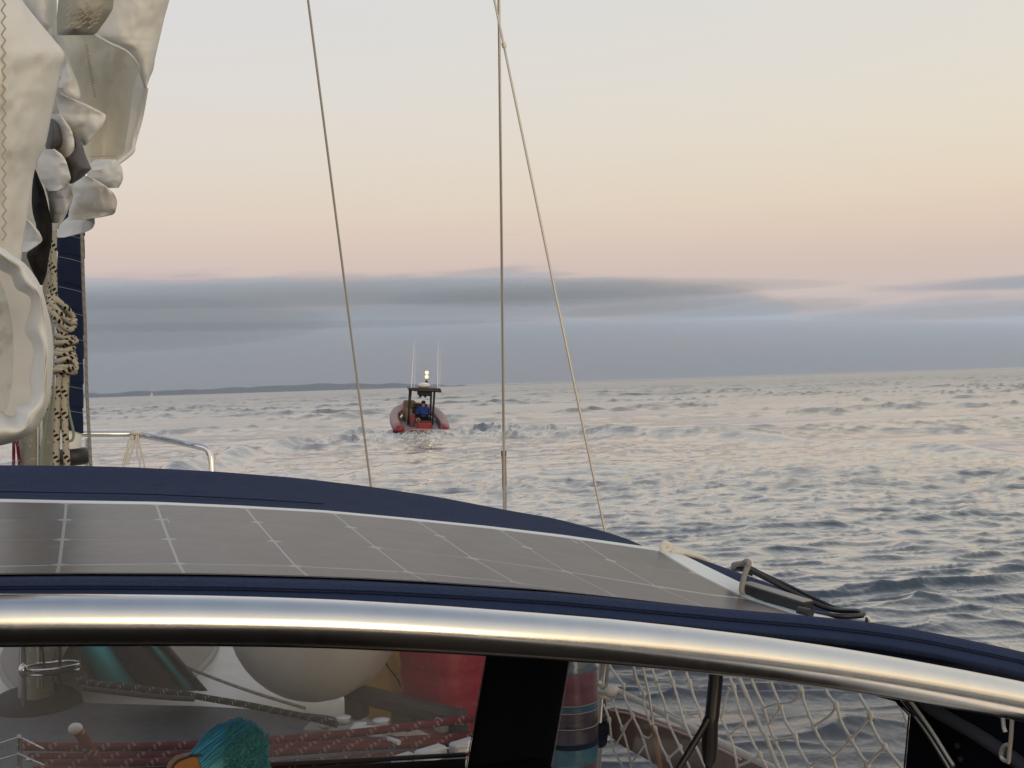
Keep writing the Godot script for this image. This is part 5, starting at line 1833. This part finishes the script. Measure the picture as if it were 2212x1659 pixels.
func brush() -> void:
	# a hand brush leaning up: wooden stock low on the left, bristles fanning to the upper right
	var t := thing("brush", "blue and teal bristle brush with wooden stock in the window", "brush", at(470, 1720, 2.0))
	var z := 2.0
	var a := at(395, 1690, z)
	var ax := (at(440, 1640, z) - a).normalized()
	var ac := (at(350, 1620, z) - at(430, 1700, z)).normalized()
	var stock := []
	for q in [[352, 1700], [356, 1668], [364, 1646], [380, 1632], [404, 1626], [430, 1628], [440, 1660], [446, 1700], [448, 1760]]:
		stock.append(q)
	var rows := []
	for d in 5:
		var zz := z - 0.03 + 0.015 * d
		var k: float = [0.86, 0.97, 1.0, 0.97, 0.86][d]
		var row := PackedVector3Array()
		for q in stock:
			row.append(at(400 + (q[0] - 400) * k, 1690 + (q[1] - 1690) * k, zz))
		row.append(at(400 + (352 - 400) * k, 1690 + (1760 - 1690) * k, zz))
		row.append(row[0])
		rows.append(row)
	var s := Shape.new()
	s.grid(rows, 1, Vector3.ZERO, true)
	for e in [0, 4]:
		for i in range(1, rows[e].size() - 2):
			s.tri(rows[e][0], rows[e][i], rows[e][i + 1], at(400, 1690, z))
	part("stock", s, M.handle_wood, t)
	part("ferrule_groove", Shape.new().tube(line_px([[366, 1690], [372, 1660], [386, 1644], [412, 1634], [436, 1632]], z - 0.032, 20), 0.002, 6), M.dark_wood, t)
	# bristles: tufts in rows, each a short bundle
	rng.seed = 44
	var tufts := Shape.new()
	var tips := Shape.new()
	for i in 22:
		for j in 9:
			var u := (i + rng.randf_range(-0.2, 0.2)) / 21.0
			var v := (j + rng.randf_range(-0.2, 0.2)) / 8.0
			# roots along the stock's right edge, tips along the fan's outer edge
			var rx := lerpf(402, 452, u) + 4.0
			var ry := lerpf(1634, 1720, u)
			var e := [[0.0, 486, 1568], [0.18, 520, 1556], [0.36, 546, 1560], [0.5, 566, 1576], [0.62, 576, 1602], [0.8, 580, 1650], [1.0, 580, 1730]]
			var tx := 0.0
			var ty := 0.0
			for k in e.size() - 1:
				if u <= e[k + 1][0] or k == e.size() - 2:
					var f := clampf((u - e[k][0]) / (e[k + 1][0] - e[k][0]), 0, 1)
					tx = lerpf(e[k][1], e[k + 1][1], f)
					ty = lerpf(e[k][2], e[k + 1][2], f)
					break
			var zr := z - 0.022 + 0.044 * v
			var zt := z - 0.036 + 0.072 * v
			var p0 := at(rx, ry, zr)
			var short := 1.0 - 0.06 * rng.randf()
			for h in 16:
				var q := Vector3(rng.randfn(), rng.randfn(), rng.randfn()) * 0.0021
				var p2 := p0.lerp(at(tx, ty, zt), short - 0.05 * rng.randf()) + q * 1.7
				var p1 := p0.lerp(p2, 0.55) + q * 0.5 + UB * 0.002
				(tufts if v > 0.3 + 0.12 * rng.randfn() or u < 0.34 + 0.1 * rng.randfn() else tips).tube(PackedVector3Array([p0, p1, p2]), PackedFloat32Array([0.0008, 0.0009, 0.0005]), 3, false)
	kind(part("bristles", tufts, M.bristle_blue, t), "stuff")
	kind(part("worn_bristles", tips, M.bristle_teal, t, "teal worn bristles on the near side"), "stuff")
	var clumps := Shape.new()
	for i in 13:
		for j in 10:
			var u := i / 12.0
			var x := lerpf(488, 574, u) + rng.randfn() * 2.0
			var y := lerpf(1582, 1690, j / 9.0) + (u - 0.5) * 14.0 + rng.randfn() * 2.0
			for h in 10:
				var a0 := at(x + rng.randfn() * 2.2, y + rng.randfn() * 2.6, z - 0.034)
				clumps.tube(PackedVector3Array([a0, at(x + 5.0 + rng.randfn() * 3.0, y - 2.0 + rng.randfn() * 3.4, z - 0.046 - 0.004 * rng.randf())]), PackedFloat32Array([0.0010, 0.0006]), 3, true)
	kind(part("bristle_clumps", clumps, M.bristle_teal, t), "stuff")

# ---------------------------------------------------------------- gear on the sprayhood and beyond the side window
func side_gear() -> void:
	var B := Basis(RT, UB, -FW)
	# junction box on the panel's edge with its strap and cables
	var a := at(1611, 1270, 1.50)
	var b := at(1746, 1313, 1.36)
	var d := (b - a).normalized()
	var bb := Basis(d, (UB - d * UB.dot(d)).normalized(), d.cross((UB - d * UB.dot(d)).normalized()))
	var j := thing("junction_box", "flat black junction box on the solar panel's right edge", "junction box", (a + b) * 0.5 - UB * 0.01)
	part("box_body", Shape.new().box((a + b) * 0.5 - UB * 0.001, Vector3((b - a).length() * 0.5, 0.0085, 0.009), bb, 0.0015), M.black_plastic, j)
	part("box_lid", Shape.new().box((a + b) * 0.5 + bb.y * 0.0084, Vector3((b - a).length() * 0.49, 0.0011, 0.0084), bb, 0.0008), M.grey_shell, j)
	part("cable_gland", Shape.new().tube(PackedVector3Array([at(1726, 1319, 1.35), at(1752, 1325, 1.33)]), 0.0058, 12), M.black_rubber, j)
	var c := thing("panel_cable", "thick black cables looping off the junction box along the roof edge", "cable", at(1780, 1322, 1.36))
	part("cable", Shape.new().tube(line_px([[1604, 1224, 0.12], [1620, 1232, 0.1], [1660, 1252, 0.07], [1703, 1275, 0.05], [1750, 1299, 0.02], [1790, 1315], [1815, 1319, -0.02], [1850, 1320, -0.06], [1864, 1324, -0.08], [1858, 1330, -0.09], [1820, 1331, -0.09], [1780, 1328, -0.07], [1740, 1322, -0.04]], 1.42, 90), 0.0036, 10), M.black_rubber, c)
	part("cable", Shape.new().tube(line_px([[1608, 1219, 0.13], [1640, 1236, 0.11], [1700, 1264, 0.08], [1760, 1293, 0.04], [1800, 1311, 0.01], [1830, 1318, -0.02]], 1.43, 50), 0.0027, 10), M.black_rubber, c)
	part("plug", Shape.new().tube(PackedVector3Array([at(1586, 1224, 1.56), at(1606, 1226, 1.54), at(1628, 1236, 1.53)]), 0.0068, 12), M.black_plastic, c)
	var s := thing("grey_tie", "pale grey cord tied round the cables at the panel's corner", "cord", at(1612, 1278, 1.5))
	part("tie", Shape.new().tube(line_px([[1604, 1282], [1602, 1272], [1605, 1256], [1609, 1240], [1615, 1226], [1618, 1216], [1613, 1212, 0.02], [1604, 1217, 0.04], [1590, 1219, 0.06], [1584, 1224, 0.07]], 1.48, 40), 0.0039, 10), M.grey_cord, s)
	var k := thing("white_rope_knot", "white rope knotted at the solar panel's far corner", "rope", at(1440, 1190, 1.76))
	part("rope", Shape.new().tube(line_px([[1436, 1186], [1446, 1190], [1468, 1192], [1490, 1198], [1510, 1203], [1524, 1209], [1536, 1217]], 1.74, 40), 0.0044, 9), M.white_cord, k)
	part("second_rope", Shape.new().tube(line_px([[1440, 1183], [1456, 1184], [1474, 1190], [1494, 1195], [1508, 1203]], 1.76, 30), 0.0038, 9), M.white_cord, k)
	part("knot", Shape.new().tube(line_px([[1432, 1188], [1430, 1180], [1436, 1173], [1443, 1176], [1446, 1184], [1438, 1190], [1432, 1184], [1440, 1177], [1449, 1180], [1446, 1188]], 1.735, 60), 0.0046, 9), M.white_cord, k)
	var sn := thing("snap_clip", "small white plastic clip at the sprayhood's right edge", "clip", at(1876, 1346, 1.22))
	part("clip_body", Shape.new().tube(line_px([[1869, 1333], [1876, 1336], [1881, 1344], [1878, 1351], [1870, 1346]], 1.215, 20), 0.0022, 8), M.clip_white, sn)
	part("clip_tongue", Shape.new().tube(PackedVector3Array([at(1878, 1342, 1.21), at(1890, 1343, 1.21)]), 0.0018, 8), M.clip_white, sn)
	part("clip_eye", Shape.new().ball(at(1872, 1340, 1.205), Vector3(0.002, 0.0042, 0.002), Basis(), 6, 10), M.black_rubber, sn)
	# black lead with its connector hanging inside the side window
	var y := thing("branch_lead", "black cable connector hanging inside the side window, splitting in two", "cable", at(1535, 1640, 1.38))
	part("sheath", Shape.new().tube(PackedVector3Array([at(1549, 1380, 1.4), at(1546, 1470, 1.4), at(1538, 1548, 1.39), at(1534, 1560, 1.39), at(1533, 1612, 1.39), at(1532, 1640, 1.39), at(1530, 1652, 1.39)]), PackedFloat32Array([0.0095, 0.0094, 0.0093, 0.0104, 0.0104, 0.009, 0.0055]), 14), M.black_rubber, y)
	part("lead", Shape.new().tube(line_px([[1531, 1645], [1531, 1680], [1530, 1780]], 1.39, 10), 0.0046, 10), M.black_rubber, y)
	part("side_lead", Shape.new().tube(line_px([[1530, 1552], [1518, 1574], [1500, 1604], [1482, 1634], [1462, 1668], [1430, 1740]], 1.38, 24), 0.0044, 10), M.black_rubber, y)
	# grey cable and bracket on the dark canvas at the right
	var gcb := thing("sheathed_cable", "grey twin cable running down the dark canvas at lower right", "cable", atx(2060, 1640, 0.93))
	for q in [[[1938, 1500], [1972, 1540], [2006, 1586], [2036, 1634], [2056, 1668], [2090, 1740]], [[1958, 1504], [1990, 1546], [2020, 1590], [2046, 1632], [2060, 1654]]]:
		var l := []
		for p in q:
			l.append(atx(p[0], p[1], 0.915))
		part("cable_edge", Shape.new().tube(curve(l, 30), 0.0021, 8), M.wire, gcb)
	var l2 := []
	for p in [[1946, 1500], [1980, 1544], [2012, 1590], [2040, 1636], [2058, 1664]]:
		l2.append(atx(p[0], p[1], 0.918))
	part("cable_sleeve", Shape.new().tube(curve(l2, 30), 0.0052, 8), M.charcoal_cloth, gcb)
	var br := thing("steel_bracket", "small dull steel buckle hanging at the lower right corner", "bracket", atx(2180, 1640, 0.95))
	for q in [[[2186, 1552], [2184, 1590], [2181, 1620], [2179, 1646]], [[2179, 1646], [2168, 1642], [2162, 1632], [2166, 1616], [2172, 1610]], [[2172, 1610], [2182, 1608]], [[2166, 1545], [2168, 1570], [2172, 1582]]]:
		var l3 := []
		for p in q:
			l3.append(atx(p[0], p[1], 0.92))
		part("bar", Shape.new().tube(curve(l3, 12), 0.0024, 8), M.wire, br)
	# stanchion, guard wire, plank and net along the side deck
	var SX := 1.36
	var post := thing("stanchion", "upright steel stanchion beside the safety net with a cord knot", "stanchion", atx(1300, 1760, SX))
	part("post_tube", Shape.new().tube(PackedVector3Array([atx(1322, 1250, SX), atx(1300, 1500, SX), atx(1288, 1640, SX), atx(1276, 1800, SX)]), 0.0155, 14), M.steel, post)
	part("cord_wrap", Shape.new().tube(helix(atx(1306, 1488, SX), atx(1304, 1500, SX), 0.02, 2.0, 40), 0.006, 8), M.white_cord, post)
	part("cord_knot", Shape.new().ball(atx(1322, 1494, SX - 0.02), Vector3(0.024, 0.017, 0.02), B, 8, 12), M.white_cord, post)
	part("hook_cord", Shape.new().tube(curve([atx(1297, 1474, SX - 0.02), atx(1290, 1482, SX - 0.02), atx(1294, 1492, SX - 0.02), atx(1308, 1496, SX - 0.02)], 16), 0.006, 8), M.white_cord, post)
	part("navy_lashing", Shape.new().tube(helix(atx(1296, 1562, SX), atx(1290, 1608, SX), 0.021, 5.0, 70), 0.0075, 8), M.navy_dark, post)
	tag(part("guard_wire", Shape.new().tube(PackedVector3Array([atx(1330, 1490, SX), atx(1432, 1540, SX), atx(1545, 1598, SX), atx(1660, 1655, SX), atx(1800, 1725, SX)]), 0.0085, 10), M.white_cord), "thick white sheathed guard wire sloping down behind the net", "guard wire")
	tag(part("stay_tail", Shape.new().tube(PackedVector3Array([atx(1386, 1432, 1.34), atx(1402, 1500, 1.34), atx(1411, 1566, 1.34)]), 0.0036, 8), M.wire), "thin wire beside the net above a varnished batten", "wire")
	tag(part("batten", Shape.new().tube(PackedVector3Array([atx(1410, 1567, 1.33), atx(1420, 1612, 1.33), atx(1432, 1700, 1.33)]), 0.0068, 8), M.handle_wood), "thin golden wooden batten standing behind the net", "batten")
	tag(part("tie_line", Shape.new().tube(curve([atx(1594, 1458, 1.3), atx(1620, 1518, 1.3), atx(1646, 1578, 1.3), atx(1656, 1594, 1.3), atx(1672, 1636, 1.3), atx(1700, 1700, 1.3)], 24), 0.0048, 8), M.white_cord), "doubled white line crossing the net right of the black connector", "rope")
	# brown plank along the rail, rounded at its far end
	var pk := thing("plank", "brown wooden plank lashed along the rail behind the net", "plank", atx(1450, 1660, SX + 0.03))
	var topl := [[1306, 1550], [1312, 1532], [1340, 1536], [1395, 1556], [1470, 1584], [1540, 1612], [1590, 1636], [1660, 1668], [1800, 1735]]
	var botl := [[1307, 1556], [1314, 1588], [1345, 1612], [1400, 1642], [1470, 1680], [1540, 1716], [1590, 1742], [1660, 1776], [1800, 1840]]
	var pr := []
	for i in topl.size():
		var p := atx(topl[i][0], topl[i][1], SX + 0.03)
		var q := atx(botl[i][0], botl[i][1], SX + 0.03)
		pr.append(PackedVector3Array([p + RT * 0.03, p + UB * 0.003 + RT * 0.015, p, p.lerp(q, 0.33), p.lerp(q, 0.66), q, q + RT * 0.03, p + RT * 0.03]))
	part("board", Shape.new().grid(pr, 1, Vector3.ZERO, true), M.brown_plank, pk)
	var hl := PackedVector3Array()
	for q in [[1318, 1534], [1360, 1542], [1420, 1564], [1500, 1594], [1560, 1620], [1600, 1640]]:
		hl.append(atx(q[0], q[1], SX + 0.026))
	part("edge_strip", Shape.new().tube(hl, 0.003, 6), M.pink_rail, pk)
	part("bolt", Shape.new().ball(atx(1317, 1556, SX + 0.02), Vector3(0.006, 0.009, 0.006), Basis(), 6, 10), M.clip_white, pk)
	# the net
	var net := thing("safety_net", "white knotted cord safety net along the side deck", "net", atx(1560, 1640, SX - 0.03))
	var f := 0.48
	var px := func(p: Array) -> Vector3:
		return atx(1150.5 + p[0] * f, 1363.0 + p[1] * f, SX - 0.03)
	var strands := [
		[[330, 120], [362, 180], [410, 245], [412, 290], [450, 380], [492, 470], [520, 560], [548, 640]],
		[[318, 330], [345, 400], [358, 510], [376, 560], [400, 600], [430, 680]],
		[[362, 310], [380, 370], [404, 440], [432, 540], [446, 640]],
		[[452, 140], [462, 190], [480, 240], [502, 290], [500, 320], [528, 410], [552, 440], [580, 520], [610, 575], [636, 640]],
		[[530, 140], [545, 190], [556, 230], [582, 290], [602, 360], [610, 410], [664, 525], [700, 600], [720, 650]],
		[[606, 150], [616, 185], [632, 235], [655, 310], [676, 390], [700, 450], [740, 530], [790, 640]],
		[[690, 160], [694, 195], [708, 235], [730, 305], [757, 375], [766, 420]],
		[[835, 330], [850, 395], [886, 470], [905, 530], [922, 610], [930, 660]],
		[[880, 170], [890, 215], [906, 256], [928, 340], [952, 412], [990, 500], [1022, 556], [1070, 650]],
		[[975, 180], [992, 235], [1040, 346], [1062, 420], [1092, 495], [1130, 580], [1160, 660]],
		[[1066, 200], [1078, 245], [1116, 340], [1140, 410], [1182, 476], [1200, 530], [1246, 610], [1270, 660]],
		[[1186, 220], [1200, 262], [1214, 272], [1222, 320], [1266, 430], [1300, 500], [1350, 566], [1372, 650]],
		[[1310, 240], [1330, 285], [1366, 336], [1390, 410], [1432, 486], [1470, 550], [1506, 605], [1520, 660]],
		[[1455, 260], [1480, 305], [1520, 376], [1522, 410], [1552, 475], [1586, 525], [1640, 590], [1690, 660]],
		[[1610, 280], [1650, 330], [1672, 372], [1690, 425], [1720, 500], [1760, 580]]]
	for s_ in strands:
		var l := []
		for p in s_:
			l.append(px.call(p))
		var cc := curve(l, s_.size() * 6)
		var rr := PackedFloat32Array()
		for i in cc.size():
			rr.append(0.0032 * (1.0 + 0.12 * sin(i * 1.9)))
		part("net_strand", Shape.new().tube(cc, rr, 8), M.white_cord, net)
	for q in [[[1040, 346], [1075, 332], [1116, 326], [1160, 320], [1192, 300], [1204, 268]], [[1092, 492], [1130, 486], [1182, 476]], [[952, 412], [915, 440], [886, 470]], [[1266, 430], [1310, 400], [1345, 372], [1366, 336]], [[1246, 610], [1290, 586], [1350, 566], [1400, 520], [1432, 486]], [[1506, 605], [1545, 560], [1586, 525]], [[552, 440], [525, 480], [492, 470]], [[610, 575], [640, 548], [664, 525]], [[404, 440], [440, 400], [450, 380]], [[376, 510], [400, 470], [432, 410]], [[1022, 556], [990, 580], [922, 610]], [[440, 600], [480, 550], [500, 520]], [[602, 360], [650, 385], [676, 390]], [[886, 256], [870, 300], [850, 390]], [[556, 230], [600, 225], [632, 235]], [[708, 375], [740, 372], [757, 375]], [[1520, 376], [1490, 420], [1432, 486]], [[1116, 340], [1080, 400], [1062, 420]]]:
		var l := []
		for p in q:
			l.append(px.call(p))
		part("net_link", Shape.new().tube(curve(l, 14), 0.0027, 7), M.white_cord, net)
	var kn := Shape.new()
	for p in [[410, 247], [502, 284], [556, 226], [632, 233], [708, 231], [906, 256], [952, 412], [1022, 556], [886, 470], [1040, 346], [1092, 495], [1116, 336], [1182, 476], [1208, 268], [1266, 430], [1350, 566], [1366, 334], [1432, 486], [1506, 602], [1520, 376], [1586, 525], [1690, 425], [664, 525], [602, 360], [676, 390], [757, 375], [552, 440], [610, 575], [450, 380], [404, 440], [345, 400], [358, 512], [1246, 610]]:
		kn.ball(px.call(p), Vector3(0.0062, 0.0088, 0.0062), B, 6, 8)
	kind(part("net_knots", kn, M.white_cord, net), "stuff")
	# water bottles lashed by the stanchion
	var bl := mat("bottle_blue", Color(0.30, 0.45, 0.55, 0.4), 0.12)
	bl.transparency = BaseMaterial3D.TRANSPARENCY_ALPHA
	var bz := 2.75
	var wb := thing("water_jug", "big clear blue plastic water jug with red stripes between strap and stanchion", "water jug", at(1238, 1700, bz))
	var ax := at(1228, 1540, bz)
	var prof := PackedVector2Array([Vector2(0, -0.2), Vector2(0.062, -0.2), Vector2(0.07, -0.185), Vector2(0.07, -0.02), Vector2(0.064, -0.012), Vector2(0.064, 0.0), Vector2(0.071, 0.01), Vector2(0.071, 0.05), Vector2(0.065, 0.058), Vector2(0.065, 0.07), Vector2(0.071, 0.08), Vector2(0.068, 0.15), Vector2(0.03, 0.2), Vector2(0.02, 0.22), Vector2(0, 0.22)])
	part("jug_body", Shape.new().lathe(prof, Transform3D(B, ax), 28), bl, wb)
	for q in [[0.038, 0.115, 0.0725, 0], [0.02, 0.036, 0.0722, 2], [-0.056, 0.018, 0.0728, 1], [-0.071, -0.058, 0.0735, 3], [-0.112, -0.072, 0.073, 4], [-0.16, -0.113, 0.0728, 0]]:
		part("label_band", Shape.new().lathe(PackedVector2Array([Vector2(q[2], q[0]), Vector2(q[2] + 0.0005, (q[0] + q[1]) * 0.5), Vector2(q[2], q[1])]), Transform3D(B, ax), 28), [M.wrap_red, M.wrap_maroon, M.wrap_blue, M.navy_dark, M.wrap_teal][q[3]], wb)
	for q in [0.037, -0.02, 0.019]:
		part("film_crease", Shape.new().tube(ring(ax + UB * q, RT, FW, 0.0745, 28), 0.0013, 6, false), M.grey_shell, wb)
